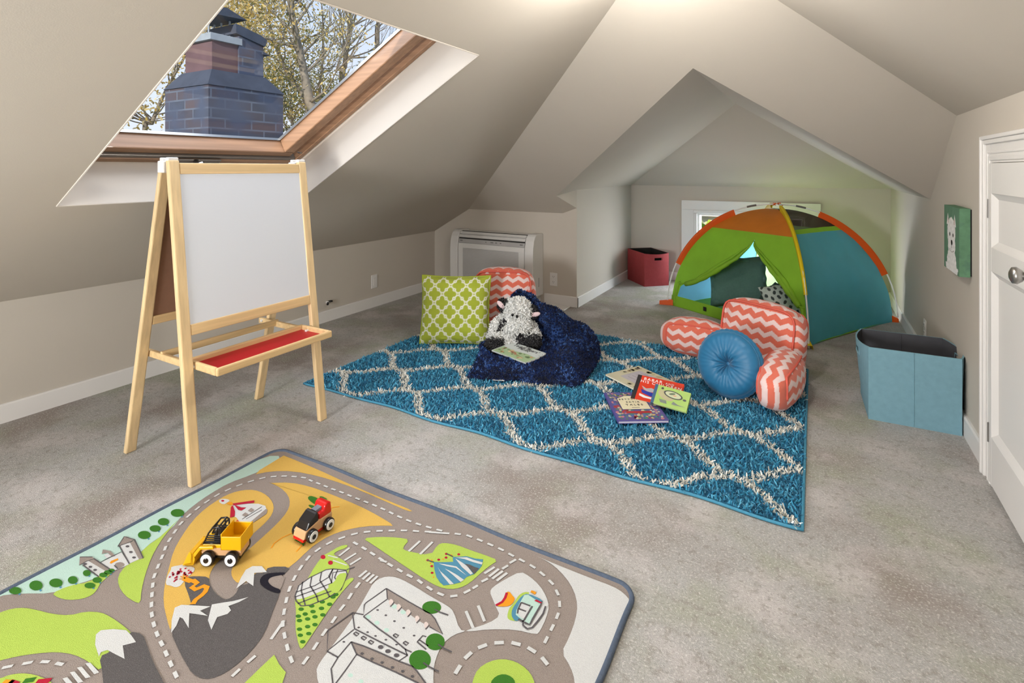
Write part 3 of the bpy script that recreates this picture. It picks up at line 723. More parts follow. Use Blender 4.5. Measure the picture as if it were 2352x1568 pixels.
isl(YEL, 'A', [(1540, 345), (1610, 343), (1670, 363), (1715, 400), (1737, 445), (1728, 495), (1690, 545), (1630, 600), (1560, 660), (1450, 740), (1380, 800), (1340, 850), (1325, 900), (1335, 960), (1220, 1075), (1110, 1080), (1085, 1250), (1060, 1170), (1035, 1060), (1042, 950), (1070, 840), (1100, 730), (1150, 640), (1220, 540), (1300, 462), (1400, 395), (1470, 362)])
isl(DARK, 'A', [(1165, 930), (1190, 895), (1240, 890), (1325, 895), (1330, 940), (1350, 980), (1390, 1020), (1440, 1045), (1330, 1085), (1215, 1080), (1200, 1020)], 1, 2)
stroke(ORG, 'A', [(1165, 905), (1210, 922), (1225, 918), (1250, 935), (1215, 960), (1240, 975), (1290, 953), (1312, 962), (1300, 990), (1280, 1010), (1240, 1040), (1222, 1068)], .014)
isl(DARK, 'A', [(1085, 1250), (1110, 1150), (1330, 1050), (1440, 1040), (1490, 1010), (1520, 950), (1590, 935), (1610, 870), (1680, 870), (1700, 830), (1845, 830), (1800, 882), (1700, 880), (1665, 910), (1680, 950), (1760, 985), (1775, 1000), (1730, 1110), (1680, 1250), (1600, 1360), (1480, 1470), (1380, 1530), (1290, 1545), (1220, 1510), (1170, 1430), (1120, 1330)], 1, 2)
isl(TAUPE, 'A', [(1700, 884), (1810, 880), (1780, 985), (1740, 965), (1700, 945), (1680, 915)], 1, 3)
isl(BLK, 'A', [(1812, 866), (1740, 868), (1680, 876), (1648, 905), (1648, 938), (1680, 968), (1730, 992), (1776, 1000), (1780, 975), (1730, 958), (1704, 935), (1698, 915), (1718, 897), (1760, 887), (1800, 881)], 1, 4)
isl(WHT, 'A', [(1085, 1250), (1088, 1170), (1108, 1090), (1150, 1072), (1215, 1075), (1335, 1082), (1268, 1110), (1318, 1142), (1240, 1130), (1200, 1125), (1196, 1220), (1160, 1160), (1140, 1150), (1118, 1205)], 0, 4)
isl(WHT, 'A', [(1575, 1023), (1480, 1048), (1400, 1060), (1343, 1070), (1318, 1170), (1340, 1230), (1377, 1150), (1442, 1130), (1465, 1107), (1448, 1080), (1515, 1055)], 0, 4)
isl(WHT, 'A', [(1497, 970), (1528, 900), (1558, 850), (1600, 827), (1660, 827), (1692, 865), (1650, 868), (1612, 870), (1606, 953), (1560, 922), (1530, 945)], 0, 4)
random.seed(4)
isl(WHT, 'A', [(1048, 945), (1060, 890), (1085, 850), (1085, 830), (1150, 820), (1165, 812), (1175, 830), (1225, 830), (1238, 850), (1200, 890), (1185, 905), (1165, 925), (1140, 955), (1110, 962), (1080, 950)], 1, 3)
for k in range(34):
    a = random.uniform(.1, 2*PI*.62)+2.2; r_ = random.uniform(25, 78); q = (1150+r_*math.cos(a)*1.0, 895+r_*math.sin(a)*.8)
    if q[0] > 1225 or q[1] > 950: continue
    stroke(RED, 'A', [(q[0]-5, q[1]-4+5), (q[0]+6, q[1]-6+3)], .006, 5)
for a in range(5): stroke(ORG, 'A', [(1172, 905), (1172-34*math.cos(a*.6), 900-30*math.sin(a*.6)+8)], .003, 5)
isl(LIME, 'A', [(1140, 522), (1070, 590), (1000, 655), (930, 700), (860, 780), (790, 830), (748, 890), (750, 950), (790, 1012), (850, 1052), (890, 1064), (896, 980), (920, 880), (960, 770), (1010, 680), (1070, 600)], 1, 2)
isl(LIME, 'A', [(325, 1000), (440, 950), (560, 930), (640, 880), (725, 845), (690, 890), (640, 930), (612, 980), (585, 1010), (520, 1036), (430, 1042), (370, 1028)], 1, 2)
isl(LIME, 'A', [(-700, 1330), (0, 1120), (80, 1095), (160, 1091), (230, 1104), (330, 1130), (440, 1140), (540, 1115), (640, 1119), (700, 1148), (760, 1188), (830, 1245), (870, 1300), (645, 1500), (560, 1430), (470, 1386), (360, 1370), (230, 1380), (100, 1400), (0, 1425), (-400, 1530)], 1, 2)
isl(DARK, 'A', [(815, 1240), (905, 1255), (932, 1330), (972, 1440), (1042, 1568), (1060, 1640), (660, 1640), (650, 1500), (628, 1400), (700, 1370)], 1, 3)
isl(WHT, 'A', [(603, 1325), (608, 1260), (640, 1233), (720, 1226), (800, 1233), (832, 1265), (862, 1308), (778, 1330), (790, 1415), (740, 1390), (680, 1358), (640, 1372), (627, 1400)], 0, 4)
isl(LIME, 'A', [(-300, 1600), (0, 1540), (60, 1515), (140, 1505), (220, 1514), (300, 1545), (335, 1572), (340, 1640), (-300, 1700)], 1, 2)
for a, b, c_ in (((60, 1560), (110, 1575), RED), ((150, 1555), (220, 1545), GRN), ((230, 1560), (320, 1550), RED), ((20, 1560), (80, 1566), ORG)): stroke(c_, 'A', [a, b], .012, 4)
for q in ([(540, 1443), (572, 1438), (628, 1500), (598, 1512)], [(488, 1470), (518, 1464), (574, 1530), (542, 1538)], [(442, 1500), (472, 1494), (528, 1560), (494, 1568)], [(396, 1540), (426, 1530), (476, 1585), (440, 1595)]): isl(WHT, 'A', q, 0, 4)
dashes('A', [(1125, 1540), (1090, 1465), (1060, 1395), (1030, 1330), (1000, 1270), (975, 1200), (960, 1130), (960, 1050), (965, 980), (972, 905), (1000, 830), (1035, 750), (1055, 690), (1090, 635), (1130, 575), (1170, 530), (1215, 490), (1270, 445), (1330, 405), (1385, 370), (1450, 340), (1510, 315), (1570, 295), (1630, 277), (1690, 263), (1760, 257), (1820, 256), (1880, 260), (1940, 268), ('B', 300, 275), ('B', 370, 300), ('B', 430, 325), ('B', 500, 350), ('B', 560, 375), ('B', 625, 400), ('B', 690, 425), ('B', 760, 455), ('B', 830, 490), ('B', 900, 520), ('B', 970, 545), ('B', 1040, 565), ('B', 1090, 580), ('B', 1150, 592)])
dashes('B', [(1050, 590), (980, 588), (910, 582), (840, 582), (770, 583), (700, 585), (630, 592), (570, 602), (500, 625), (430, 650), (360, 690), (300, 735), (255, 790), (215, 850), (180, 920), (160, 980), (150, 1030), (138, 1090), (130, 1150), (135, 1190), (150, 1260), (165, 1320), (185, 1380), (200, 1410)])
dashes('B', [(560, 650), (630, 690), (700, 735), (760, 775), (830, 815), (890, 850), (960, 885), (1000, 915), (1060, 955), (1120, 980), (1180, 990), (1260, 960), (1310, 930), (1350, 900)])
dashes('B', [(1180, 600), (1260, 610), (1340, 640), (1410, 670), (1480, 700), (1540, 735), (1610, 770), (1680, 810), (1740, 860), (1795, 915), (1825, 980), (1835, 1040), (1825, 1090), (1800, 1150), (1770, 1210), (1735, 1280)])
dashes('B', [(610, 895), (560, 960), (520, 1025), (480, 1075), (440, 1140), (390, 1200), (340, 1280), (300, 1340), (250, 1410), (200, 1490)])
dashes('B', [(1185, 1470), (1260, 1350), (1350, 1290), (1440, 1270), (1530, 1268), (1620, 1290), (1710, 1345), (1770, 1420), (1805, 1500)], .010, .024)
dashes('A', [(1460, 1535), (1530, 1470), (1590, 1420), (1670, 1350), (1700, 1320)])
dashes('A', [(0, 1475), (60, 1462), (200, 1435), (300, 1430), (420, 1455)])
stroke(WHT, 'A', [(1718, 1290), (1800, 1172)], .008); stroke(WHT, 'B', [(1030, 592), (1155, 600)], .008)
isl(LIME, 'B', [(532, 668), (480, 678), (420, 715), (380, 735), (330, 800), (290, 870), (270, 900), (215, 960), (205, 1010), (215, 1080), (208, 1180), (230, 1290), (250, 1315), (300, 1240), (360, 1150), (420, 1060), (480, 980), (530, 920), (574, 878), (550, 870), (505, 900), (532, 850), (545, 810), (520, 775), (470, 745), (443, 730), (460, 710), (525, 688)], 1, 2)
isl(WHT, 'B', [(207, 985), (218, 930), (300, 870), (400, 822), (440, 818), (520, 825), (530, 850), (505, 900), (400, 940), (300, 985), (215, 1010)], 1, 3)
isl(LIME, 'B', [(470, 850), (520, 840), (525, 860), (490, 945), (450, 975), (400, 920), (450, 900)], 1, 4)
for s_ in ([(207, 985), (230, 920), (300, 870), (400, 822), (440, 818), (520, 825), (528, 850), (490, 945), (400, 1000), (300, 1040), (245, 1045), (215, 1015), (207, 985)], [(215, 960), (330, 920), (420, 865), (440, 820)], [(208, 990), (320, 950), (430, 905), (440, 840), (520, 828)], [(225, 1030), (330, 990), (440, 950), (500, 900)], [(255, 895), (245, 950), (270, 1040)], [(310, 865), (300, 920), (340, 985), (350, 1020)], [(370, 838), (360, 890), (400, 950), (420, 990)], [(440, 818), (415, 860), (440, 920), (490, 945)], [(470, 822), (450, 870), (470, 900), (510, 900)], [(525, 822), (575, 805)]): stroke(LINE, 'B', s_, .0035)
for q in ((380, 745), (425, 780)): blob(RED, 'B', q, 15, 13)
stroke(WHT, 'B', [(410, 735), (470, 750)], .004); stroke(WHT, 'B', [(440, 765), (525, 795)], .004)
for q in ((440, 990), (420, 1035), (375, 1020), (370, 1060), (310, 1045), (318, 1080), (378, 1100), (245, 1065), (270, 1095), (330, 1112), (285, 1125), (235, 1135), (330, 1160), (285, 1172), (235, 1188), (292, 1215), (240, 1225), (255, 1265), (458, 975), (228, 1108)): blob(GRN, 'B', q, 17, 11)
for q in ([(478, 738), (542, 688)], [(510, 766), (582, 722)], [(545, 792), (612, 750)]): stroke(WHT, 'B', q, .007)
for q in ([(600, 868), (648, 828)], [(622, 882), (668, 842)], [(645, 896), (692, 852)], [(668, 906), (714, 862)]): stroke(WHT, 'B', q, .008)
stroke(WHT, 'B', [(730, 765), (770, 775)], .007)
isl(LIME, 'B', [(622, 630), (720, 621), (840, 625), (912, 638), (865, 690), (890, 708), (1040, 736), (1082, 670), (1120, 657), (1200, 670), (1290, 705), (1380, 735), (1455, 765), (1400, 800), (1340, 850), (1280, 905), (1220, 935), (1160, 943), (1090, 930), (1000, 880), (880, 800), (760, 720), (680, 665)], 1, 2)
stroke(WHT, 'B', [(905, 710), (975, 646)], .008); stroke(WHT, 'B', [(975, 728), (1052, 652)], .008)
isl(BLU, 'D', [(255, 355), (370, 362), (575, 355), (570, 275), (700, 270), (790, 262), (930, 300), (1068, 315), (1045, 420), (1000, 480), (920, 555), (800, 600), (700, 690), (560, 725), (420, 742), (360, 690), (300, 600), (270, 480)], 0, 3)
for q in ([(340, 385), (430, 392), (630, 430), (800, 580), (620, 455), (470, 425)], [(320, 440), (370, 510), (470, 600), (590, 720), (520, 725), (400, 580)], [(440, 465), (520, 500), (640, 570), (755, 650), (700, 685), (560, 560)], [(610, 300), (700, 350), (800, 420), (900, 545), (860, 565), (720, 440)], [(620, 285), (800, 280), (900, 320), (1060, 365), (1045, 400), (900, 360), (760, 310)]): isl(WHT, 'D', q, 0, 4)
isl(DARK, 'D', [(770, 385), (850, 400), (930, 440), (1000, 460), (920, 555), (860, 480)], 0, 4)
stroke(LINE, 'D', [(150, 325), (260, 360)], .004); stroke(LINE, 'D', [(470, 220), (575, 270)], .004)
for q in ((160, 328), (465, 225), (225, 425), (232, 535), (340, 320), (668, 232), (460, 285)): blob(RED, 'D', q, 24, 18)
for q in ((225, 330), (545, 245), (205, 380), (255, 605), (410, 310)): blob(ORG, 'D', q, 14, 12)
for q in ([(1088, 545), (1255, 440)], [(1165, 595), (1325, 470)], [(1215, 632), (1390, 505)], [(1290, 665), (1460, 535)]): stroke(WHT, 'D', q, .008)
for q in ([(895, 790), (980, 740)], [(1040, 680), (1145, 628)], [(1380, 470), (1475, 412)], [(1500, 375), (1605, 315)]): stroke(WHT, 'D', q, .008)
isl(WHT, 'B', [(690, 900), (740, 870), (800, 863), (860, 880), (950, 930), (1050, 993), (1150, 1048), (1182, 1080), (1217, 1192), (1262, 1198), (1180, 1222), (1110, 1280), (1070, 1370), (1055, 1450), (1060, 1620), (380, 1620), (333, 1450), (360, 1390), (430, 1300), (520, 1180), (600, 1060), (650, 970)], 1, 2)
isl(WHT, 'B', [(1680, 735), (1800, 786), (2000, 866), (2160, 925), (2225, 965), (2255, 1010), (2240, 1100), (2150, 1290), (2080, 1440), (2030, 1560), (1990, 1660), (1930, 1640), (1925, 1500), (1900, 1420), (1843, 1330), (1890, 1240), (1930, 1130), (1943, 1040), (1920, 950), (1870, 870), (1800, 800), (1740, 762)], 1, 2)
isl(WHT, 'B', [(1592, 833), (1650, 865), (1710, 920), (1752, 990), (1767, 1050), (1750, 1120), (1712, 1200), (1690, 1222), (1560, 1190), (1400, 1188), (1280, 1202), (1250, 1197), (1400, 1150), (1467, 1105), (1440, 1050), (1420, 1000), (1403, 960), (1420, 930), (1500, 880)], 1, 2)
stroke(WHT, 'D', [(785, 1160), (905, 1440)], .008); stroke(WHT, 'D', [(985, 1070), (1090, 1330)], .008)
isl(LIME, 'D', [(1480, 1300), (1460, 1240), (1490, 1120), (1540, 1060), (1600, 980), (1650, 900), (1740, 845), (1840, 855), (1760, 920), (1660, 1040), (1600, 1160), (1580, 1260), (1640, 1330), (1560, 1320)], 1, 3)
isl(BLU, 'D', [(1560, 1290), (1530, 1230), (1540, 1130), (1620, 1010), (1700, 910), (1800, 868), (2050, 980), (2030, 1040), (1850, 940), (1760, 940), (1660, 1040), (1610, 1150), (1600, 1220), (1700, 1290), (1600, 1330)], 1, 4)
isl(MINT, 'D', [(1740, 900), (1800, 890), (2010, 1030), (1890, 1260), (1830, 1380), (1750, 1340), (1720, 1320), (1600, 1220), (1610, 1150), (1660, 1040)], 0, 5)
isl(WHT, 'D', [(1690, 1020), (1840, 1070), (1760, 1290), (1700, 1280), (1630, 1200)], 0, 6)
for s_ in ([(1640, 1290), (1720, 1330), (1740, 1300), (1870, 1080)], [(2030, 1000), (2010, 1060), (1880, 1280), (1830, 1380), (1740, 1340)], [(1720, 1310), (1720, 1390), (1790, 1450), (1870, 1430), (1970, 1310), (2050, 1200), (2090, 1080)], [(1650, 1120), (1770, 1165)], [(1690, 1020), (1840, 1075)], [(1690, 1020), (1640, 1130), (1630, 1200)]): stroke(LINE, 'D', s_, .0045, 7)
isl(RED, 'D', [(1905, 990), (1940, 970), (2030, 1020), (2010, 1035)], 0, 7)
isl(ORG, 'D', [(1270, 1070), (1380, 1000), (1440, 850), (1500, 840), (1540, 900), (1590, 950), (1570, 1010), (1500, 1080), (1350, 1090)], 1, 4); stroke(RED, 'D', [(1275, 1068), (1380, 1010), (1430, 940), (1455, 860)], .007, 5)
isl(ORG, 'D', [(1840, 850), (1860, 818), (1940, 850), (1920, 890)], 0, 5)
isl(LIME, 'B', [(1298, 1500), (1330, 1430), (1400, 1385), (1480, 1369), (1560, 1385), (1630, 1430), (1672, 1490), (1685, 1560), (1640, 1640), (1320, 1640), (1293, 1560)], 1, 2)
isl(GRN, 'B', [(1405, 1515), (1440, 1475), (1490, 1461), (1540, 1480), (1562, 1515), (1550, 1570), (1420, 1570)], 1, 3)
isl(LIME, 'A', [(1738, 1388), (1770, 1450), (1812, 1500), (1790, 1568), (1780, 1660), (1480, 1660), (1550, 1568), (1640, 1480)], 0, 2)
# town drawing
isl(TAUPE, 'E', [(930, 195), (1250, 385), (1580, 570), (1640, 640), (1755, 860), (1500, 720), (1380, 650), (1100, 440), (960, 360), (935, 330)], 0, 3)
isl(TAUPE, 'E', [(420, 970), (600, 1030), (820, 1120), (1110, 1250), (1300, 1320), (1380, 1400), (1510, 1580), (1400, 1570), (1070, 1410), (750, 1270), (500, 1150)], 0, 3)
for s_ in ([(930, 195), (1250, 385), (1580, 570), (1640, 640), (1750, 860), (1560, 750)], [(930, 195), (640, 400), (612, 430), (600, 600), (950, 345), (935, 200)], [(600, 600), (820, 780), (1020, 920), (1210, 1080), (1300, 1120)], [(440, 545), (600, 575)], [(440, 545), (470, 780), (820, 960), (1240, 1165), (1205, 1070)], [(440, 545), (85, 800), (70, 1105), (460, 790)], [(70, 1105), (230, 1195)], [(420, 970), (600, 1030), (820, 1120), (1110, 1250), (1240, 1165)], [(420, 970), (230, 1195), (130, 1360), (155, 1580)], [(420, 970), (500, 1150), (340, 1380), (190, 1580)], [(500, 1150), (750, 1270), (1070, 1410), (1400, 1570)], [(1110, 1250), (1300, 1320), (1380, 1400), (1510, 1580)], [(1380, 970), (1460, 880), (1510, 895)], [(1380, 970), (1510, 1080)], [(1410, 940), (1540, 1030)]): stroke(LINE, 'E', s_, .0034)
for q in ((1000, 420), (1110, 490), (1250, 570), (1380, 660), (1510, 750)): isl(PINK, 'E', [(q[0]-30, q[1]-60), (q[0]+10, q[1]-75), (q[0]+40, q[1]-30), (q[0]+5, q[1]+25), (q[0]-30, q[1]+10)], 1, 4); stroke(LINE, 'E', [(q[0]+45, q[1]-25), (q[0]-10, q[1]+38)], .003, 5)
for q in ((670, 610), (795, 695), (935, 800), (1050, 460), (1175, 540), (410, 1455), (560, 1545)): blob(MINT, 'E', q, 38, 30)
for q in ((805, 508), (925, 585), (1050, 670), (1185, 768), (1335, 880), (530, 762), (660, 830), (775, 885), (925, 940), (1080, 1010), (315, 970)): blob(LINE, 'E', q, 20, 13)
for q in ((1070, 880), (1215, 990), (495, 855), (605, 915), (710, 975)): stroke(LINE, 'E', [(q[0]-40, q[1]-5), (q[0]-10, q[1]-28), (q[0]+38, q[1]), (q[0]+8, q[1]+30)], .0036, 4, True)
for q in ((850, 1045), (955, 1105), (1080, 1165), (580, 1140), (725, 1215), (870, 1270), (1020, 1340), (1170, 1395), (1310, 1470)): blob(LINE, 'E', q, 40 if q[1] < 1180 and q[0] > 800 else 26, 28 if q[0] > 800 and q[1] < 1180 else 18, 5)
for q, a, b in (((1590, 470), 138, 92), ((1642, 970), 138, 122), ((1420, 1230), 158, 142)):
    blob(GRN, 'E', q, a, b, 4, 22); stroke(LINE, 'E', [(q[0]+a*.3, q[1]+b*.3), (q[0]+a*.85, q[1]+b*.72), (q[0]+a*1.75, q[1]+b*1.2)], .0036, 6)
# castle
isl(WHT, 'C', [(250, 790), (360, 715), (690, 930), (560, 1040), (330, 880)], 0, 3); isl(TAUPE, 'C', [(350, 730), (460, 680), (770, 890), (690, 930)], 0, 3)
isl(TAUPE, 'C', [(185, 820), (195, 660), (440, 660), (470, 690), (340, 740)], 0, 4)
isl(WHT, 'C', [(600, 770), (1000, 570), (1150, 800), (960, 890), (860, 920), (770, 880)], 0, 3); isl(WHT, 'C', [(960, 440), (1170, 380), (1350, 700), (1150, 790)], 0, 3)
isl(TAUPE, 'C', [(1165, 385), (1240, 340), (1420, 680), (1340, 710)], 0, 3); isl(TAUPE, 'C', [(930, 455), (1050, 265), (1100, 265), (1255, 325), (1150, 385)], 0, 4)
isl(WHT, 'C', [(660, 620), (740, 590), (810, 650), (720, 690)], 0, 3); isl(TAUPE, 'C', [(620, 600), (640, 515), (790, 545), (880, 640), (820, 660), (740, 580)], 0, 4)
isl(TAUPE, 'C', [(860, 820), (900, 770), (1000, 755), (1080, 810), (960, 890), (930, 890)], 1, 4); isl(ORG, 'C', [(770, 775), (800, 735), (930, 685), (940, 715), (800, 790)], 0, 4)
for s_ in ([(185, 820), (330, 740), (470, 690), (770, 890)], [(250, 810), (560, 1040)], [(930, 455), (1150, 375), (1255, 325), (1420, 680)], [(960, 445), (1150, 790)], [(195, 660), (440, 660)], [(590, 765), (720, 690), (1000, 560)], [(930, 455), (1050, 265), (1255, 325)], [(860, 820), (930, 890)]): stroke(LINE, 'C', s_, .003, 5)
for q in ((300, 795), (400, 850), (490, 910), (1115, 455), (1180, 565), (1240, 670)): blob(LINE, 'C', q, 36, 20, 5)
for q, a, b in (((1440, 235), 125, 78), ((1650, 110), 110, 62), ((1810, -20), 110, 70), ((2080, -190), 130, 75), ((60, 1105), 95, 75), ((-265, 1160), 130, 85), ((-650, 1210), 130, 95), ((330, 970), 75, 60), ((390, 1210), 105, 55), ((530, 1105), 90, 55), ((650, 1005), 80, 45), ((740, 955), 80, 40), ((810, 915), 60, 30), ((-1050, 1310), 120, 70)):
    blob(GRN, 'C', q, a, b, 4, 18); stroke(BLU, 'C', [(q[0]+a*.5, q[1]+b*.5), (q[0]+a*.75, q[1]+b*1.15)], .004, 3)
# windmill
isl(WHT, 'A', [(1470, 440), (1560, 430), (1640, 432), (1682, 445), (1690, 470), (1600, 545), (1560, 560), (1520, 550), (1500, 520), (1480, 510)], 0, 3)
isl(WHT, 'A', [(1385, 420), (1395, 402), (1435, 400), (1460, 410), (1440, 425), (1415, 438)], 1, 3); blob(RED, 'A', (1412, 413), 10, 6, 4)
isl(ORG, 'A', [(1435, 425), (1470, 420), (1480, 440), (1450, 438)], 0, 4)
for q in ([(1475, 430), (1480, 442), (1612, 425), (1612, 410)], [(1475, 440), (1463, 455), (1458, 520), (1488, 510), (1490, 480)], [(1485, 438), (1530, 455), (1562, 455), (1530, 475), (1510, 470)], [(1485, 550), (1505, 535), (1535, 560)]): isl(RED, 'A', q, 0, 5)
isl(TAUPE, 'A', [(1600, 555), (1690, 495), (1696, 470), (1685, 465), (1590, 545)], 0, 4)
for q in ((1553, 500), (1590, 472)): isl(TAUPE, 'A', [(q[0]-20, q[1]+4), (q[0]+2, q[1]-14), (q[0]+24, q[1]), (q[0]+2, q[1]+14)], 0, 5)
stroke(LINE, 'A', [(1535, 530), (1660, 450)], .0035); stroke(LINE, 'A', [(1560, 528), (1660, 470)], .003)
# cactus and ground marks by the red car
isl(GRN, 'B', [(282, 382), (300, 368), (340, 380), (380, 410), (360, 440), (310, 410)], 1, 3); isl(GRN, 'B', [(285, 428), (305, 422), (350, 445), (330, 455)], 1, 3); isl(GRN, 'B', [(352, 378), (370, 370), (410, 390), (390, 400)], 1, 3)
for k in range(7): stroke(GRN, 'B', [(262, 648), (205+k*9, 640+k*6)], .004, 4)
for s_ in ([(62, 690), (80, 660), (130, 625), (190, 598)], [(215, 712), (235, 690), (262, 655)], [(400, 460), (440, 440), (480, 436)], [(270, 640), (320, 620), (370, 605)]): stroke(ORG, 'B', s_, .004, 3)
build('pile', mg, mm, mat_t, off=MO, fix=False)
rb = rrect(mx0, mx1, my0, my1, .055)
def dens(pts, step=.03):
    out = []
    for i in range(len(pts)):
        a, b = Vector((*pts[i], 0)), Vector((*pts[(i+1) % len(pts)], 0)); k = max(1, int((b-a).length/step))
        for q in range(k): out.append(a+(b-a)*q/k)
    return out
g = G(); g.tube([(p.x+.002*math.sin(p.y*17), p.y+.003*math.sin(p.x*11+1), .0068) for p in dens(rb)], .0075, 8, True)
build('binding', g, M('slate overlock binding', (86, 98, 116), .8, .12, 120, .6, 500), mat_t, smooth=True, off=MO)
# ------------------------------------------------------------------ play tent
TFL, TFR, TBR = Vector((-1.105, 4.767, 0)), Vector((-.04, 4.08, 0)), Vector((.545, 5.11, 0)); TBL = TFL+TBR-TFR
TC = (TFL+TBR)/2; TH = .885
tent = thing('play_tent', 'green and blue dome play tent with orange roof set up in the alcove', 'tent', TC)
def tarc(K, t, s=1., up=0.): return TC+(K-TC)*(s*math.cos(t))+Vector((0, 0, TH*math.sin(t)*s+up))
D2R = PI/180
def tface(A, B, s, deg, sag=.02, k=.985):
    t = deg*D2R; a, b = tarc(A, t, k), tarc(B, t, k); p = a*(1-s)+b*s
    inw = (TC-(a+b)/2); inw.z = 0; inw = inw.normalized() if inw.length > 1e-6 else Vector((0, 0, 0))
    w = 4*s*(1-s)
    return p+inw*sag*w*math.cos(t)
def wrk(p, amp=.005, sc=7.): return p+Vector((pnoise(p*sc), pnoise(p*sc+Vector((9, 3, 1))), .4*pnoise(p*sc+Vector((4, 8, 2)))))*amp
m_tgreen = M('lime nylon', (156, 206, 60), .5, .05, 9, .12, 30, .35, trans=.38)
m_tblue = M('teal blue nylon', (92, 182, 204), .48, .04, 9, .12, 30, .35, trans=.22)
m_tsky = M('sky blue nylon', (112, 182, 216), .5, .04, 9, .12, 30, .3, trans=.55)
m_tpale = M('pale green nylon', (194, 224, 160), .5, .04, 9, .12, 30, .3, trans=.32)
m_torange = M('burnt orange nylon', (214, 122, 40), .5, .05, 9, .12, 30, .3, trans=.25)
m_tmesh = M('brown mesh netting', (70, 52, 44), .8, .04, 9, 0, 30, .1, alpha=.82)
m_sleeveo = M('orange pole sleeve', (226, 92, 18), .5, .03, 9, 0, 30, .3, trans=.15)
m_sleevey = M('yellow pole sleeve', (232, 204, 28), .5, .03, 9, 0, 30, .3, trans=.15)
m_pole = M('white fibreglass pole', (232, 232, 230), .35, .01, 9)
def panel(name, A, B, d0, d1, mat, nd=14, ns=20, sag=.02, s0=None, s1=None, amp=.004, lab=None):
    P = []
    for i in range(nd+1):
        dg_ = d0+(d1-d0)*i/nd; a = s0(dg_) if s0 else 0.; b = s1(dg_) if s1 else 1.
        P.append([wrk(tface(A, B, a+(b-a)*j/ns, dg_, sag), amp)-TC for j in range(ns+1)])
    g = G(); g.grid(P); return build(name, g, mat, tent, smooth=True, label=lab)
def interp(tab): return lambda d: float(np.interp(d, [q[0] for q in tab], [q[1] for q in tab]))
sL = interp([(0, .035), (6, .045), (12, .06), (13.5, .085), (17, .2), (25.5, .36), (33.5, .48), (42, .56), (47.5, .585), (53, .585)])
sR = interp([(0, .985), (14, .972), (17, .965), (19, .93), (25.5, .84), (36, .68), (43.5, .592), (47.5, .585), (53, .585)])
panel('door_flap', TFL, TFR, 0, 53, m_tgreen, 40, 14, .02, None, sL, .005); panel('door_flap', TFL, TFR, 0, 53, m_tgreen, 40, 14, .02, sR, None, .005)
panel('roof_panel', TFL, TFR, 53, 86, m_torange, 12, 20, .02)
panel('roof_mesh', TFR, TBR, 58, 86, m_tmesh, 12, 20, .02, lab='dark brown mesh roof panel'); panel('side_panel', TFR, TBR, 0, 54.5, m_tblue, 30, 24, .018, None, None, .007)
panel('mesh_border', TFR, TBR, 54.5, 58, m_tgreen, 3, 20, .02)
panel('side_panel', TBL, TFL, 0, 54, m_tsky, 24, 20, .02, None, None, .006, 'pale sky blue far side panel'); panel('roof_panel', TBL, TFL, 54, 86, m_torange, 10, 16, .02)
panel('back_panel', TBR, TBL, 0, 54, m_tpale, 24, 20, .02, None, None, .006); panel('roof_mesh', TBR, TBL, 54, 86, m_tmesh, 10, 16, .02)
# gathered, tied-back door edges
for tab, s_, d0 in ((sL, 1, 14.), (sR, -1, 17.)):
    for q, (off_, rad) in enumerate(((.012, .018), (.040, .014))):
        pts = []; rr = []
        for i in range(26):
            d = d0+(47-d0)*i/25; ss = tab(d)-s_*off_*math.sin(PI*i/25)*1.6
            p = tface(TFL, TFR, ss, d, .02); nrm = (p-TC); nrm.z = 0; nrm.normalize()
            pts.append(wrk(p+nrm*.006, .006, 11)-TC); rr.append(rad*(.35+1.0*math.sin(PI*min(1, .25+.75*i/25)))*(1-.55*i/25)*(1+.15*math.sin(i*1.7)))
        g = G(); g.tube(pts, rr, 8); build('door_gather', g, m_tgreen, tent, smooth=True)
    pts = []; rr = []
    for i in range(14):
        d = d0*(1-i/13)+1.5*i/13; ss = (tab(d)*.55 if s_ > 0 else 1-(1-tab(d))*.55); pts.append(wrk(tface(TFL, TFR, ss, d, .02), .004, 12)-TC); rr.append(.016*(1-.3*i/13)*(1+.15*math.sin(i*2.1)))
    g = G(); g.tube(pts, rr, 8); build('door_gather', g, m_tgreen, tent, smooth=True)
    p = tface(TFL, TFR, tab(d0)*.6 if s_ > 0 else 1-(1-tab(d0))*.6, d0, .02)-TC
    g = G(); g.tube([p+Vector((.02*math.cos(a), .02*math.sin(a), .004*math.sin(2*a))) for a in np.linspace(0, 2*PI, 14)[:-1]], .006, 6, True); build('door_tie', g, m_tgreen, tent, smooth=True)
# floor tub with front sill
g = G(); P = []
for i in range(11): P.append([wrk(tface(TFL, TFR, j/24, 6.0*i/10, .012, .99), .003)-TC for j in range(25)])
g.grid(P); fs = build('floor_sill', g, m_tgreen, tent, smooth=True, solid=.004)
g = G(); k = [(K-TC)*.975 for K in (TFL, TFR, TBR, TBL)]; g.add([(q.x, q.y, .006+.001*i) for i, q in enumerate(k)], [(0, 1, 2, 3)]); build('floor_sheet', g, m_tgreen, tent)
p = tface(TFL, TFR, .30, 3.4, .012, 1.)-TC; e1 = (TFR-TFL).normalized(); nf_ = Vector((e1.y, -e1.x, 0))
g = G()
g.add([p+e1*a+Vector((0, 0, b))+nf_*.006 for a, b in ((-.016, -.018), (.016, -.018), (.016, .016), (-.016, .016))], [(0, 1, 2, 3)]); build('hook_patch', g, m_black, tent, label='small black square patch')
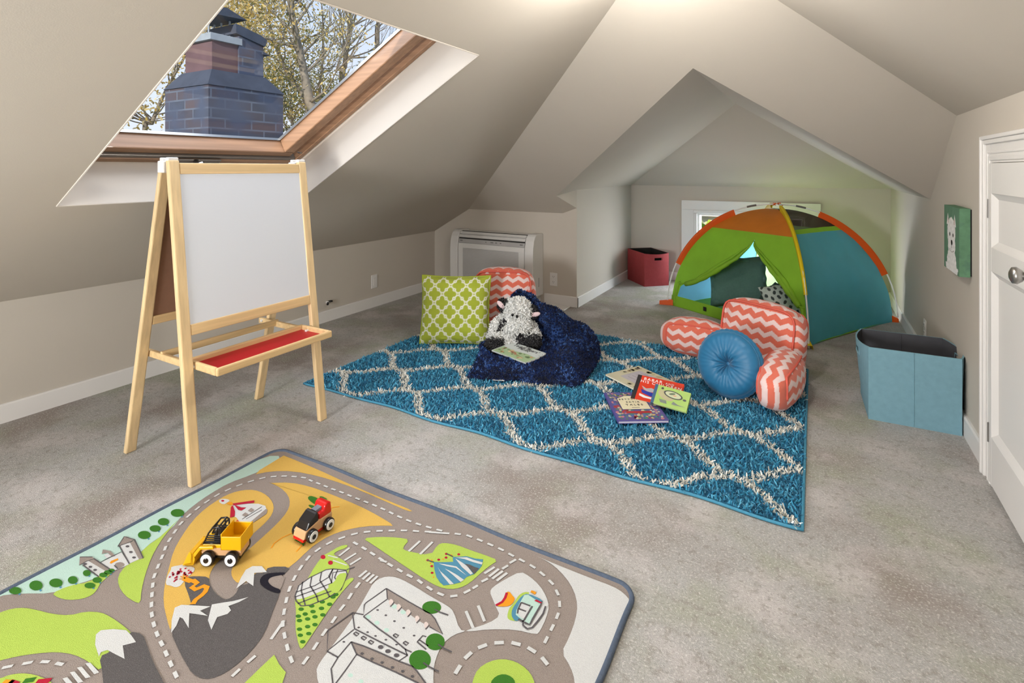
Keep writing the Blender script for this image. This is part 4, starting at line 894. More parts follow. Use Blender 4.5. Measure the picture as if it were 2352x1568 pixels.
# poles, sleeves, feet
for K1, K2 in ((TFL, TBR), (TFR, TBL)):
    pts = [tarc(K1, a*D2R, 1.03 if a < 30 else 1.03-.01*(a-30)/60, .004)-TC for a in range(0, 90, 4)]+[tarc(K2, a*D2R, 1.03 if a < 30 else 1.03-.01*(a-30)/60, .004)-TC for a in range(90, -1, -4)]
    g = G(); g.tube(pts, .0055, 8); build('pole', g, m_pole, tent, smooth=True)
    if K1 is TFL:
        for KK in (TFL, TBR):
            for a in (76, 77): pass
            pts = [tarc(KK, a*D2R, 1.021, .006)-TC for a in (75, 77.5, 80)]; g = G(); g.tube(pts, .0085, 8); build('pole_joint', g, m_grey, tent)
for K, d0, d1, mt in ((TFL, 24, 68, m_sleeveo), (TBR, 24, 68, m_sleeveo), (TFR, 22, 80, m_sleevey), (TBL, 22, 80, m_sleevey)):
    g = G(); P = []; w = .0125; rad = (K-TC).normalized(); tg = Vector((-rad.y, rad.x, 0))
    for i in range(23):
        a = (d0+(d1-d0)*i/22)*D2R; o = (rad*math.cos(a)+Vector((0, 0, math.sin(a)))).normalized()
        q = tarc(K, a, 1.025, .004)-TC; inner = tarc(K, a, .982)-TC
        P.append([inner+tg*.003, q+tg*.011-o*.004, q+tg*.010+o*.009, q-tg*.010+o*.009, q-tg*.011-o*.004, inner-tg*.003])
    g.grid(P); build('pole_sleeve', g, mt, tent, smooth=True)
for K, mt in ((TFL, m_sleeveo), (TBR, m_sleeveo), (TFR, m_sleevey), (TBL, m_sleeveo)):
    rad = (K-TC).normalized(); tg = Vector((-rad.y, rad.x, 0)); b = (K-TC)
    g = G(); P = []
    for i in range(5):
        u = i/4; q = b*.975+rad*(.115 if K is TFL else .045 if K is TBR else .03 if K is TBL else .075)*u; P.append([q+tg*.022+Vector((0, 0, .002)), q+tg*.016+Vector((0, 0, .05-.02*u)), q-tg*.016+Vector((0, 0, .05-.02*u)), q-tg*.022+Vector((0, 0, .002))])
    g.grid(P); build('corner_tab', g, mt, tent)
g = G(); q = tarc(TFL, PI/2, 1.02, .004)-TC
g.tube([q+Vector((.02*math.cos(a), .02*math.sin(a), .008*math.sin(3*a))) for a in np.linspace(0, 2*PI, 12)[:-1]], .006, 6, True); g.tube([q+Vector((.0, 0, .0)), q+Vector((.03, .01, .01)), q+Vector((.05, .03, -.012))], .004, 6); build('apex_tie', g, m_sleeveo, tent)

# ------------------------------------------------------------------ cushions
m_cush = M('printed cotton', (0, 0, 0), .85, .02, 30, .2, 500, .15, attr=True, sheen=.15)
def cushion(name, label, cat, loc, rz, lean, w, h, T, colf, mat, piping=None, pinch=.07, n=90, group=None, ruf=.006, roll=0., seed=0, pr=.006):
    t = thing(name, label, cat, loc, 0, group); t.rotation_euler = (Matrix.Rotation(rz, 3, 'Z') @ Matrix.Rotation(-lean, 3, 'X') @ Matrix.Rotation(roll, 3, 'Y')).to_euler()
    def pos(u, v, s):
        ex = 1-pinch*(1-v*v)**1.0*abs(u)**3; ez = 1-pinch*(1-u*u)**1.0*abs(v)**3
        th = T/2*max(0, (1-u**4)*(1-v**4))**.62*(1+.12*pnoise(Vector((u*2.2+seed, v*2.2, s))))
        rf = ruf*pnoise(Vector((u*5+seed*3, v*5, 7)))*((abs(u)**6+abs(v)**6) > .3)
        return Vector((w/2*u*ex, s*th+rf, h/2+h/2*v*ez+.004))
    for s in (-1, 1):
        P = []; cols = []
        for i in range(n+1):
            row = []
            for j in range(n+1):
                u, v = math.sin((j/n-.5)*PI*.92)/math.sin(PI*.46), math.sin((i/n-.5)*PI*.92)/math.sin(PI*.46); row.append(pos(u, v, s))
                if colf: cols.append([*lin(colf(u*s*-1, v)), 1])
            P.append(row)
        g = G(); g.grid(P); build('cover', g, mat, t, smooth=True, colors=cols if colf else None)
    if piping:
        pts = [pos(-1+2*k/24, -1, 1) for k in range(24)]+[pos(1, -1+2*k/24, 1) for k in range(24)]+[pos(1-2*k/24, 1, 1) for k in range(24)]+[pos(-1, 1-2*k/24, 1) for k in range(24)]
        g = G(); g.tube(pts, pr, 7, True); build('piping', g, piping, t, smooth=True)
    return t
def quatre(u, v):
    """quatrefoil trellis: cream lines on lime"""
    best = 9.
    px, pz = 1/4.4, 1/3.9
    a = u/px*.5+.25; b = v/pz*.5+.1
    for (oa, ob) in ((0, 0), (.5, .5)):
        x = (a+oa+.5) % 1-.5; y = (b+ob+.5) % 1-.5
        x *= 1.; y *= 1.
        # union of four lobes and a small centre square
        d = min(math.hypot(abs(x)-.235, y)-.155, math.hypot(x, abs(y)-.235)-.155, (abs(x)+abs(y))*.7071-.25)
        best = min(best, abs(d-.035))
    k = min(max((best-.026)/.022, 0), 1)
    return tuple(c0*k+c1*(1-k) for c0, c1 in zip((172, 184, 62), (238, 238, 222)))
m_lime = M('lime piping', (170, 184, 60), .8, .03, 30)
cushion('throw_pillow', 'lime green throw pillow with cream quatrefoil trellis on the rug', 'pillow', (-2.115, 2.925, .012), .47, .20, .475, .455, .17, quatre, m_cush, m_lime, .05, 150, seed=2)
m_teal = M('grey teal linen', (88, 118, 112), .85, .06, 60, .35, 420, .15, sheen=.1)
cushion('throw_pillow', 'large grey teal linen pillow standing inside the tent doorway', 'pillow', (-.545, 4.90, .012), .28, .22, .50, .44, .17, None, m_teal, None, .10, 50, seed=5, ruf=.03, roll=-.06)
random.seed(8)
spots = [(random.uniform(-1, 1), random.uniform(-1, 1), random.uniform(-.5, .5)) for _ in range(0)]
for i in range(7):
    for j in range(8): spots.append((-1+.3*i+.15*(j % 2)+random.uniform(-.04, .04), -1+.27*j+random.uniform(-.04, .04), random.uniform(-.5, .5)))
def spotc(u, v):
    for a, b, r in spots:
        x, y = u-a, v-b
        if abs(x) < .14 and abs(y) < .16:
            x2, y2 = x*math.cos(r)-y*math.sin(r), x*math.sin(r)+y*math.cos(r)
            if (x2/.062)**2+(y2/.115)**2 < 1: return (70, 74, 76)
    return (206, 208, 206)
cushion('throw_pillow', 'white throw pillow with dark brush spots inside the tent', 'pillow', (-.115, 4.66, .012), .10, .85, .38, .36, .14, spotc, m_cush, None, .07, 110, seed=9, roll=-.25)
# dark knitted throw heaped in the tent
th_ = thing('knitted_throw', 'dark grey-green knitted throw heaped inside the tent', 'throw', (-.26, 4.98, .01))
g = G(); P = []
for i in range(29):
    row = []
    for j in range(33):
        u, v = i/28*2-1, j/32*2-1; r2 = max(0, 1-(u*u)**1.3)*max(0, 1-(v*v)**1.3)
        z = .20*r2**.6*(1+.35*pnoise(Vector((u*2.5, v*2.5, 2))))+.018*pnoise(Vector((u*9, v*9, 5)))*r2
        row.append((u*.17, v*.14, max(.0, z)+.002))
    P.append(row)
g.grid(P); build('knit', g, M('dark green knit', (62, 78, 74), .95, .15, 60, .9, 160, .1, sheen=.2), th_, smooth=True)

# ------------------------------------------------------------------ reading pillows (back rest with arms)
CO = [lin((226, 116, 94)), lin((240, 214, 210))]
def chev(u, v, per=.078, amp=.024, band=.062):
    t = abs(((u/per) % 1)-.5)*2
    k = ((v+amp*t)/band) % 1
    return CO[0] if k < .56 else CO[1]
m_coralp = M('coral piping', (226, 104, 88), .75, .02, 30)
def rbox(W, D, H, uvf, n=(60, 24, 60), e=7., puff=.02):
    """rounded, stuffed box; returns G and colours; x in +-W/2, y in +-D/2, z in 0..H"""
    g = G(); cols = []
    dims = (W/2, D/2, H/2)
    for ax in range(3):
        for s in (-1, 1):
            o1, o2 = [(1, 2), (2, 0), (0, 1)][ax]; P = []
            for i in range(n[o1]+1):
                row = []
                for j in range(n[o2]+1):
                    q = [0, 0, 0]; q[ax] = s; q[o1] = math.tan((2*i/n[o1]-1)*.96)/math.tan(.96)*1. if False else (2*i/n[o1]-1); q[o2] = 2*j/n[o2]-1
                    nr = (abs(q[0])**e+abs(q[1])**e+abs(q[2])**e)**(1/e); p = [c/nr for c in q]
                    a, b = q[o1], q[o2]; pf = puff*(1-a*a)*(1-b*b)*s
                    x = [p[k]*dims[k] for k in range(3)]; x[ax] += pf
                    cols.append([*uvf(ax, s, x[0], x[1], x[2]), 1]); row.append((x[0], x[1], x[2]+H/2))
                P.append(row)
            g.grid(P)
    return g, cols
m_chev = M('chevron plush', (0, 0, 0), .9, .03, 50, .25, 600, .1, attr=True, sheen=.3)
def rest_pillow(label, loc, rz, W, H, T, lean, armL, armR, L0=.40, aw=.18, ah=.215):
    """faces local -y. arms: (rx, ry, angle) root and direction"""
    t = thing('reading_pillow', label, 'reading pillow', loc, rz)
    g, c = rbox(W, T, H, lambda ax, s, x, y, z: chev(x if ax != 0 else y+.01, z if ax != 2 else y), (130, 44, 110), 6.5, .028)
    sh = Matrix.Translation((0, T/2, .012)) @ Matrix.Rotation(-lean, 4, 'X'); g.v = [tuple(sh @ Vector(v)) for v in g.v]
    b = build('back', g, m_chev, t, smooth=True, colors=c)
    for yy in (-T/2*.93, T/2*.93):
        pts = []
        for k in range(60):
            a = 2*PI*k/60; cx, cz = math.cos(a), math.sin(a); nr = (abs(cx)**6+abs(cz)**6)**(1/6); pts.append(sh @ Vector((cx/nr*W/2*.985, yy, H/2+cz/nr*H/2*.985)))
        g = G(); g.tube(pts, .0055, 7, True); build('piping', g, m_coralp, t, smooth=True)
    for (rx, ry, ang) in (armL, armR):
        L = L0*.80 if ang is armL[2] else L0
        def uvf(ax, s, x, y, z):
            pv = x if (ax == 2) else (aw/2+(ah/2-z) if x > 0 else -aw/2-(ah/2-z)) if ax == 0 else x
            return chev(y, pv*1.0)
        g, c = rbox(aw, L, ah, uvf, (56, 110, 56), 3.2, .012)
        mtx = Matrix.Translation((rx, ry, .008)) @ Matrix.Rotation(ang, 4, 'Z') @ Matrix.Translation((0, -L/2, 0))
        tap = lambda v: Vector((v[0]*(1-.22*max(0, (-v[1]/L))), v[1], v[2]*(1-.20*max(0, (-v[1]/L))**2)))
        g.v = [tuple(mtx @ tap(v)) for v in g.v]
        build('arm', g, m_chev, t, smooth=True, colors=c)
        for sx in (-1, 1):
            pts = []
            for q in [(sx, 1-2*k/20, 1) for k in range(21)]+[(sx, -1, 1-1.3*k/10) for k in range(1, 11)]:
                nr = (abs(q[0])**3.2+abs(q[1])**3.2+abs(q[2])**3.2)**(1/3.2); pts.append(mtx @ tap((q[0]/nr*aw*.505, q[1]/nr*L*.505, ah/2+q[2]/nr*ah*.505)))
            g = G(); g.tube(pts, .0052, 7); build('arm_piping', g, m_coralp, t, smooth=True)
    return t
rest_pillow('coral and white chevron reading pillow with arms beside the blue round cushion', (-.325, 3.38, .012), -.52, .47, .37, .14, .18, (-.20, .06, -1.05), (.225, .03, .38), .50)
rest_pillow('coral chevron reading pillow half hidden behind the lime trellis pillow', (-1.95, 3.27, .010), .36, .42, .43, .16, .10, (-.20, .06, -1.02), (.13, .10, .75), .30)

# ------------------------------------------------------------------ round satin cushion
rc_c = Vector((-.385, 2.98, .182)); nrm = Vector(_F*-.70-_R*.70)+Vector((0, 0, .24)); nrm.normalize()
rc = thing('round_cushion', 'round peacock blue satin cushion with tufted centre leaning on chevron pillow', 'cushion', rc_c); rc.rotation_euler = nrm.to_track_quat('Z', 'Y').to_euler()
m_satin = M('peacock satin', (22, 108, 152), .44, .04, 8, 0, 1, .5, sheen=.3)
Rr, Tr = .162, .128
for s in (-1, 1):
    P = []
    for i in range(49):
        r = i/48; row = []
        for k in range(181):
            a = 2*PI*k/180; dome = (1-max(0, (r-.45)/.55)**2.6)**.5 if r > .45 else 1.; dim = 1-.78*math.exp(-(r/.17)**1.5)
            fold = (.0052*math.sin(a*13+2*math.sin(a*3))+.0030*math.sin(a*23+1+math.sin(a*5)))*math.exp(-((r-.20)/.17)**2)+.0007*math.sin(a*31+2*math.sin(a*4))*r
            side = .10*(1-dome) if False else 0
            z = s*(Tr/2*(.30+.70*dome)*dim if r < .999 else Tr/2*.30)
            row.append((Rr*min(1, r*1.0)*math.cos(a), Rr*r*math.sin(a), z+s*fold))
        P.append(row)
    g = G(); g.grid(P); build('cover', g, m_satin, rc, smooth=True)
P = []
for i in range(9):
    row = []
    for k in range(181):
        a = 2*PI*k/180; zz = -1+2*i/8; row.append(((Rr+.012*(1-zz*zz)+.0015*math.sin(a*40))*math.cos(a), (Rr+.012*(1-zz*zz)+.0015*math.sin(a*40))*math.sin(a), zz*Tr/2*.30))
    P.append(row)
g = G(); g.grid(P); build('boxing', g, m_satin, rc, smooth=True)
for s in (-1, 1):
    g = G(); g.tube([((Rr*.985)*math.cos(2*PI*k/90), (Rr*.985)*math.sin(2*PI*k/90), s*(Tr/2*.36)) for k in range(90)], .0042, 7, True); build('piping', g, m_satin, rc, smooth=True)
    g = G(); g.ell((0, 0, s*Tr*.115), (.019, .019, .008)); build('button', g, m_satin, rc, smooth=True)

# ------------------------------------------------------------------ navy throw blanket
rows_px = [
 [(1178, 700, .30), (1196, 688, .32), (1225, 690, .30), (1245, 712, .26), (1280, 722, .20), (1312, 742, .14), (1346, 762, .08), (1366, 790, .03), (1374, 808, .022)],
 [(1176, 684, .36), (1192, 668, .385), (1222, 678, .372), (1242, 700, .335), (1278, 712, .275), (1311, 735, .205), (1347, 752, .135), (1369, 783, .07), (1376, 812, .022)],
 [(1165, 715, .27), (1190, 696, .30), (1222, 712, .28), (1250, 726, .27), (1285, 738, .225), (1316, 752, .165), (1346, 770, .10), (1368, 802, .05), (1372, 822, .02)],
 [(1140, 755, .13), (1180, 740, .17), (1218, 752, .15), (1256, 758, .165), (1290, 765, .15), (1322, 775, .11), (1346, 788, .085), (1368, 812, .05), (1368, 832, .02)],
 [(1112, 785, .06), (1150, 786, .075), (1200, 788, .075), (1248, 786, .09), (1290, 788, .09), (1322, 796, .075), (1346, 806, .06), (1364, 826, .035), (1364, 842, .02)],
 [(1100, 797, .06), (1128, 812, .062), (1180, 818, .062), (1225, 818, .068), (1268, 812, .10), (1305, 806, .11), (1340, 812, .09), (1362, 834, .05), (1360, 850, .02)],
 [(1104, 800, .095), (1136, 818, .088), (1172, 830, .082), (1212, 829, .088), (1258, 813, .118), (1300, 805, .128), (1338, 812, .105), (1360, 836, .055), (1357, 856, .02)],
 [(1096, 822, .075), (1134, 836, .085), (1174, 845, .078), (1216, 845, .082), (1260, 838, .092), (1300, 836, .09), (1334, 838, .07), (1354, 850, .04), (1350, 862, .02)],
 [(1082, 850, .045), (1132, 856, .05), (1176, 862, .045), (1220, 866, .045), (1264, 868, .045), (1300, 868, .045), (1326, 868, .04), (1346, 864, .03), (1343, 868, .02)],
 [(1074, 868, .021), (1130, 871, .021), (1178, 872, .021), (1222, 877, .021), (1264, 880, .021), (1300, 885, .021), (1318, 886, .021), (1334, 876, .021), (1338, 872, .021)]]
R3 = [[onz(*q) for q in r] for r in rows_px]
NBu, NBv = 220, 170
A1 = [crom(r, NBu) for r in R3]
A2 = np.stack([crom([A1[k][i] for k in range(len(A1))], NBv) for i in range(NBu)], 1)      # v,u,3
B0 = Vector((-1.35, 2.95, 0))
P = []; cols = []
for j in range(NBv):
    row = []
    for i in range(NBu):
        p = Vector(A2[j, i]); u, v = i/NBu, j/NBv
        fold = .018*math.sin(u*17+v*5+2*pnoise(Vector((u*3, v*3, 1))))*(.35+.65*min(1, u*1.6))*math.sin(PI*v)+.010*pnoise(p*14)
        fold += .030*max(0, math.sin(v*26+u*7))*max(0, (u-.55))*1.6*math.sin(PI*v)
        lump = .006*pnoise(p*46)+.0035*pnoise(p*95)
        p = p+Vector((.3*lump, .3*lump, fold*.8+lump)); p.z = max(p.z, .0195); row.append(p-B0)
    P.append(row)
bl = thing('throw_blanket', 'navy blue plush throw blanket draped over the back reading pillow and rug', 'blanket', B0)
g = G(); g.grid(P)
def navy():
    m = M('navy chenille', (22, 44, 96), .8, .35, 40, 0, 1, .15, sheen=.08)
    nt = m.node_tree; L = nt.links.new; p = [n for n in nt.nodes if n.type == 'BSDF_PRINCIPLED'][0]
    tc = [n for n in nt.nodes if n.type == 'TEX_COORD'][0]
    vo = nn(nt, 'ShaderNodeTexVoronoi'); vo.feature = 'DISTANCE_TO_EDGE'; vo.inputs['Scale'].default_value = 62; L(tc.outputs['Object'], vo.inputs['Vector'])
    rp = nn(nt, 'ShaderNodeValToRGB'); rp.color_ramp.elements[0].position = .04; rp.color_ramp.elements[0].color = lin4((58, 92, 156)); rp.color_ramp.elements[1].position = .22; rp.color_ramp.elements[1].color = lin4((8, 26, 66)); L(vo.outputs[0], rp.inputs[0])  # highlights on the plush ridges painted as a lighter blue
    no = nn(nt, 'ShaderNodeTexNoise'); no.inputs['Scale'].default_value = 22; L(tc.outputs['Object'], no.inputs['Vector'])
    m2 = nn(nt, 'ShaderNodeMix', data_type='RGBA'); r3 = nn(nt, 'ShaderNodeMapRange'); r3.inputs[1].default_value = .35; r3.inputs[2].default_value = .6; L(no.outputs[0], r3.inputs[0]); L(r3.outputs[0], m2.inputs[0]); m2.inputs[6].default_value = lin4((7, 22, 58)); L(rp.outputs[0], m2.inputs[7]); L(m2.outputs[2], p.inputs['Base Color'])
    b = nn(nt, 'ShaderNodeBump'); b.inputs['Strength'].default_value = .9; b.inputs['Distance'].default_value = .01; b.invert = True; L(vo.outputs[0], b.inputs['Height']); L(b.outputs[0], p.inputs['Normal'])
    return m
build('plush_cloth', g, navy(), bl, smooth=True, solid=.006)
A3 = np.array([[list(q) for q in r] for r in P]); rgb = np.random.default_rng(21); kk = 52000
ii = rgb.integers(1, NBv-1, kk); jj = rgb.integers(1, NBu-1, kk); du = A3[ii, jj+1]-A3[ii, jj-1]; dv = A3[ii+1, jj]-A3[ii-1, jj]; nr = np.cross(du, dv); nr /= np.linalg.norm(nr, axis=1)[:, None]+1e-9; nr *= np.sign(nr[:, 2])[:, None]
ppt = A3[ii, jj]+rgb.normal(0, .0025, (kk, 3))*[1, 1, .2]+nr*.003
br_ = .34-1.9*np.abs(np.array([pnoise(Vector(p)*36) for p in ppt]))+.35*np.array([pnoise(Vector(p)*7) for p in ppt])+rgb.normal(0, .09, kk)
cs = np.array([lin((8, 24, 62)), lin((14, 38, 92)), lin((28, 62, 126)), lin((84, 124, 190))]); cc = cs[np.digitize(br_, [-.06, .14, .30])]  # brightest blues stand in for highlights on the curls
strands('plush_pile', ppt, nr, .010, .0052, cc, m_pile, bl, 4, .7, .8)
g = G(); a = onz(1133, 868, .022)-B0; b_ = onz(1160, 870, .022)-B0; c_ = onz(1158, 875, .021)-B0; d_ = onz(1131, 873, .021)-B0; g.prism([a, b_, c_, d_], (0, 0, .002)); build('care_label', g, m_white, bl, label='small white care label')
# ------------------------------------------------------------------ plush cow
kx = .00287
c0 = onz(1180, 790, .072); cow = thing('plush_cow', 'white plush cow with black ears and black hooves sitting on navy blanket', 'stuffed toy', c0, YAW)
cow.rotation_euler = (0, 0, YAW)
def cl(px, py, d=0.): return Vector(((px-1180)*kx, d, (790-py)*kx))
m_furw = M('white plush', (0, 0, 0), .95, 0, 6, 0, 1, .1, attr=True, sheen=.4)
m_skinw = M('white plush base', (226, 226, 222), .95, .03, 60)
m_furb = M('black plush base', (24, 23, 26), .95, .1, 60)
m_pink = M('pale pink felt', (236, 208, 210), .9, .02, 60)
g = G()
parts_ = [(cl(1190, 716, -.035), (.084, .080, .090)), (cl(1193, 738, -.085), (.066, .055, .048)), (cl(1174, 756, .0), (.100, .085, .115)), (cl(1145, 756, -.02), (.045, .05, .070)), (cl(1140, 770, -.06), (.050, .06, .045)), (cl(1212, 754, -.02), (.052, .05, .055)), (cl(1222, 765, -.055), (.040, .05, .045)), (cl(1165, 780, -.06), (.070, .06, .040)), (cl(1196, 778, -.06), (.070, .06, .042))]
for c, r in parts_: g.ell(c, r, None, 24, 16)
body = build('body', g, m_skinw, cow, smooth=True); md = body.modifiers.new('union', 'REMESH'); md.mode = 'VOXEL'; md.voxel_size = .012
rng = np.random.default_rng(11)
def fur(name, shapes, n, length, width, colf, parent, seed):
    Pp = []; Nn = []
    vol = np.array([r[0]*r[1]+r[1]*r[2]+r[0]*r[2] for c, r in shapes]); cnt = (n*vol/vol.sum()).astype(int)
    for (c, r), k in zip(shapes, cnt):
        d = rng.normal(0, 1, (k, 3)); d /= np.linalg.norm(d, axis=1)[:, None]; p = d*np.array(r)+np.array(c); nr = d/np.array(r); nr /= np.linalg.norm(nr, axis=1)[:, None]
        ok = np.ones(k, bool)
        for c2, r2 in shapes:
            if c2 is c: continue
            ok &= (((p-np.array(c2))/np.array(r2))**2).sum(1) > .9
        ok &= p[:, 2] > -.02
        Pp.append(p[ok]); Nn.append(nr[ok])
    Pp = np.concatenate(Pp); Nn = np.concatenate(Nn); return strands(name, Pp, Nn, length, width, colf(Pp), m_furw, parent, seed, .55, .9)
def cowcol(P):
    base = np.tile(lin((246, 246, 243)), (len(P), 1))*rng.uniform(.92, 1.05, (len(P), 1)); dk = np.array(lin((30, 26, 34)))
    ax, az = P[:, 0]/kx+1180, 790-P[:, 2]/kx
    m1 = (np.abs((ax-1153)-(-(az-742))*.75) < 7) & (az > 728) & (az < 756) & (P[:, 1] < .0)
    m2 = (((ax-1194)/9)**2+((az-764)/13)**2 < 1) & (P[:, 1] < .02)
    base[m1 | m2] = dk; return base
fur('fur', parts_, 12000, .015, .0085, cowcol, cow, 7)
for nm, c, r in (('hoof', cl(1139, 781, -.10), (.058, .055, .052)), ('hoof', cl(1206, 784, -.10), (.052, .05, .045)), ('hoof', cl(1222, 774, -.085), (.048, .05, .046))):
    g = G(); g.ell(c, r, None, 20, 14); h = build(nm, g, m_furb, cow, smooth=True)
    fur('hoof_fur', [(c, r)], 1400, .012, .006, lambda P: np.tile(lin((28, 27, 31)), (len(P), 1))*rng.uniform(.7, 1.8, (len(P), 1)), h, 12)
for sgn, c, ang in ((-1, cl(1157, 701, -.02), .9), (1, cl(1222, 715, -.04), 1.75)):
    mt = Matrix.Rotation(-sgn*ang if sgn > 0 else ang-1.9, 3, 'Y')
    mt = Matrix.Rotation((-.75 if sgn < 0 else 1.35), 3, 'Y')
    g = G(); g.ell(c, (.026, .020, .050), mt, 18, 12); e_ = build('ear', g, m_furb, cow, smooth=True); fur('ear_fur', [(c, (.032, .024, .040))], 600, .012, .006, lambda P: np.tile(lin((28, 27, 31)), (len(P), 1)), e_, 5)
    g = G(); ci = c+Vector((sgn*.016, -.026, .010 if sgn < 0 else -.006)); g.ell(ci, (.015, .007, .032), mt, 16, 10); build('inner_ear', g, m_pink, e_, smooth=True)
for c in (cl(1209, 694, -.03), cl(1167, 690, -.01)):
    g = G(); g.ell(c, (.014, .014, .022), None, 14, 10); build('horn', g, m_skinw, cow, smooth=True)
for c in (cl(1177, 712, -.130), cl(1187, 715, -.133)):
    g = G(); g.ell(c, (.0085, .006, .010), None, 14, 10); build('eye', g, M('glossy black eye', (10, 9, 10), .1, 0, 5, 0, 1, .6), cow, smooth=True)

# ------------------------------------------------------------------ books
def book(name, label, cat, mtx, W, H, T, cover, spine_w=.0, spine=None, pages=(240, 236, 226)):
    """lying book: x to the right along its bottom edge, y up the cover, z out of the cover"""
    t = bpy.data.objects.new(name, None); COL.objects.link(t); t.matrix_world = mtx; t.empty_display_size = .05; tag(t, label, cat)
    g = G(); g.box((.002, .002, .0016), (W-.003, H-.002, T-.0016)); build('pages', g, M('page paper', pages, .8, .02, 300), t)
    g = G(); g.box((0, 0, 0), (W, H, .0016)); build('back_cover', g, cover, t)
    g = G(); g.box((0, 0, T-.0016), (W, H, T)); c = build('front_cover', g, cover, t)
    g = G(); g.box((-.001, 0, 0), (.0015 if not spine else spine_w, H, T+.0002)); build('spine', g, spine or cover, t)
    return t, c
def decal(c, T, col, pts, lv=1, name=None, mats={}):
    key = col
    if key not in mats: mats[key] = M('print %d %d %d' % col, col, .5, .03, 60, 0, 1, .3)
    g = G(); g.add([(x, y, T+.0003*lv) for x, y in pts], [tuple(range(len(pts)))]); return build(name or 'cover_art', g, mats[key], c)
def ovl(cx, cy, rx, ry, n=20, rot=0): return [(cx+rx*math.cos(2*PI*k/n)*math.cos(rot)-ry*math.sin(2*PI*k/n)*math.sin(rot), cy+rx*math.cos(2*PI*k/n)*math.sin(rot)+ry*math.sin(2*PI*k/n)*math.cos(rot)) for k in range(n)]
def frame(o, x, yhint):
    o = Vector(o); X = (Vector(x)-o).normalized(); Z = X.cross(Vector(yhint)-o).normalized(); Y = Z.cross(X)
    return Matrix(((X.x, Y.x, Z.x, o.x), (X.y, Y.y, Z.y, o.y), (X.z, Y.z, Z.z, o.z), (0, 0, 0, 1)))
def P2(t, x, y, z=0): return Matrix.Translation((x, y, z))
m_ink = M('dark ink', (48, 44, 46), .6); m_whitep = M('white ink', (244, 240, 236), .6); m_redink = M('red ink', (190, 40, 40), .6)
# teddy bear picture book on the blanket
q = [onz(1128, 807, .098), onz(1208, 836, .098), onz(1258, 815, .106), onz(1190, 788, .106)]
mtx = frame(q[0], q[3], q[0]*2-q[1]); mtx = frame(q[1], q[2], q[0])
Wb, Hb = (q[2]-q[1]).length, (q[0]-q[1]).length
mtx = frame(q[1], q[2], q[0]) @ Matrix.Identity(4)
t, c = book('picture_book', 'pale picture book with green meadow cover lying on navy blanket', 'book', mtx, Wb, Hb, .008, M('pale grey cover', (206, 212, 206), .4, .02, 9, 0, 1, .4))
# cover reads along the edge that runs away from the camera on the right
W_, H_ = Wb, Hb; T = .008
def rot90(x, y): return (x, y)
decal(c, T, (172, 196, 150), [(0, .004), (W_*.48, .004), (W_*.52, H_*.3), (W_*.44, H_*.6), (W_*.5, H_*.97), (0, H_*.97)])
random.seed(3)
for k in range(26):
    x, y = random.uniform(.02, W_*.46), random.uniform(.02, H_-.03); r_ = random.uniform(.006, .016)
    decal(c, T, random.choice([(206, 160, 120), (150, 178, 108), (214, 128, 104), (228, 206, 160), (120, 140, 96), (188, 150, 120)]), ovl(x, y, r_, r_*.7, 10, random.random()*3), 2)
decal(c, T, (170, 130, 96), [(W_*.18, H_*.2), (W_*.36, H_*.72), (W_*.38, H_*.72), (W_*.2, H_*.2)], 3)
decal(c, T, (214, 220, 216), [(W_*.5, .004), (W_-.003, .004), (W_-.003, H_*.97), (W_*.53, H_*.97), (W_*.47, H_*.6), (W_*.55, H_*.3)], 1)
mt_ = Matrix.Translation((W_*.86, H_*.50, T+.0008)) @ Matrix.Rotation(-PI/2, 4, 'Z')
for k, (s_, sz) in enumerate((('The', .036), ("Teddy Bears'", .040), ('Picnic', .040))):
    text('title', s_, sz, m_ink, c, Matrix.Translation((W_*(.86-.105*k), H_*.50, T+.0008)) @ Matrix.Rotation(-PI/2, 4, 'Z'))
# pale book
RZ_ = .024
q0, q1, q3 = onz(1480, 908, RZ_), onz(1557, 881, RZ_), onz(1391, 863, RZ_)
mtx = frame(q3, q0, onz(1460, 840, RZ_)); Wb, Hb = (q0-q3).length, .255
t, c = book('picture_book', 'cream and white picture book lying furthest back among the scattered books', 'book', mtx, Wb, Hb, .009, M('cream cover', (214, 208, 178), .4, .06, 12, 0, 1, .4))
T = .009
decal(c, T, (198, 192, 198), [(.06, .055), (Wb-.05, .05), (Wb-.05, Hb-.06), (Wb-.10, Hb-.045), (.06, Hb-.05)])
for k in range(30):
    a = random.random(); x, y = random.choice([(random.uniform(.01, Wb-.01), random.choice([.025, Hb-.025])), (random.choice([.03, Wb-.025]), random.uniform(.02, Hb-.02))]); r_ = random.uniform(.008, .02)
    decal(c, T, random.choice([(206, 196, 150), (196, 176, 138), (176, 160, 150), (222, 214, 176), (160, 150, 128)]), ovl(x, y, r_, r_*.6, 10, a*3), 2)
for k in range(4): decal(c, T, (120, 110, 124), [(.09, .085+k*.032), (Wb-.09-.02*k, .088+k*.032), (Wb-.09-.02*k, .0905+k*.032), (.09, .0875+k*.032)], 3)
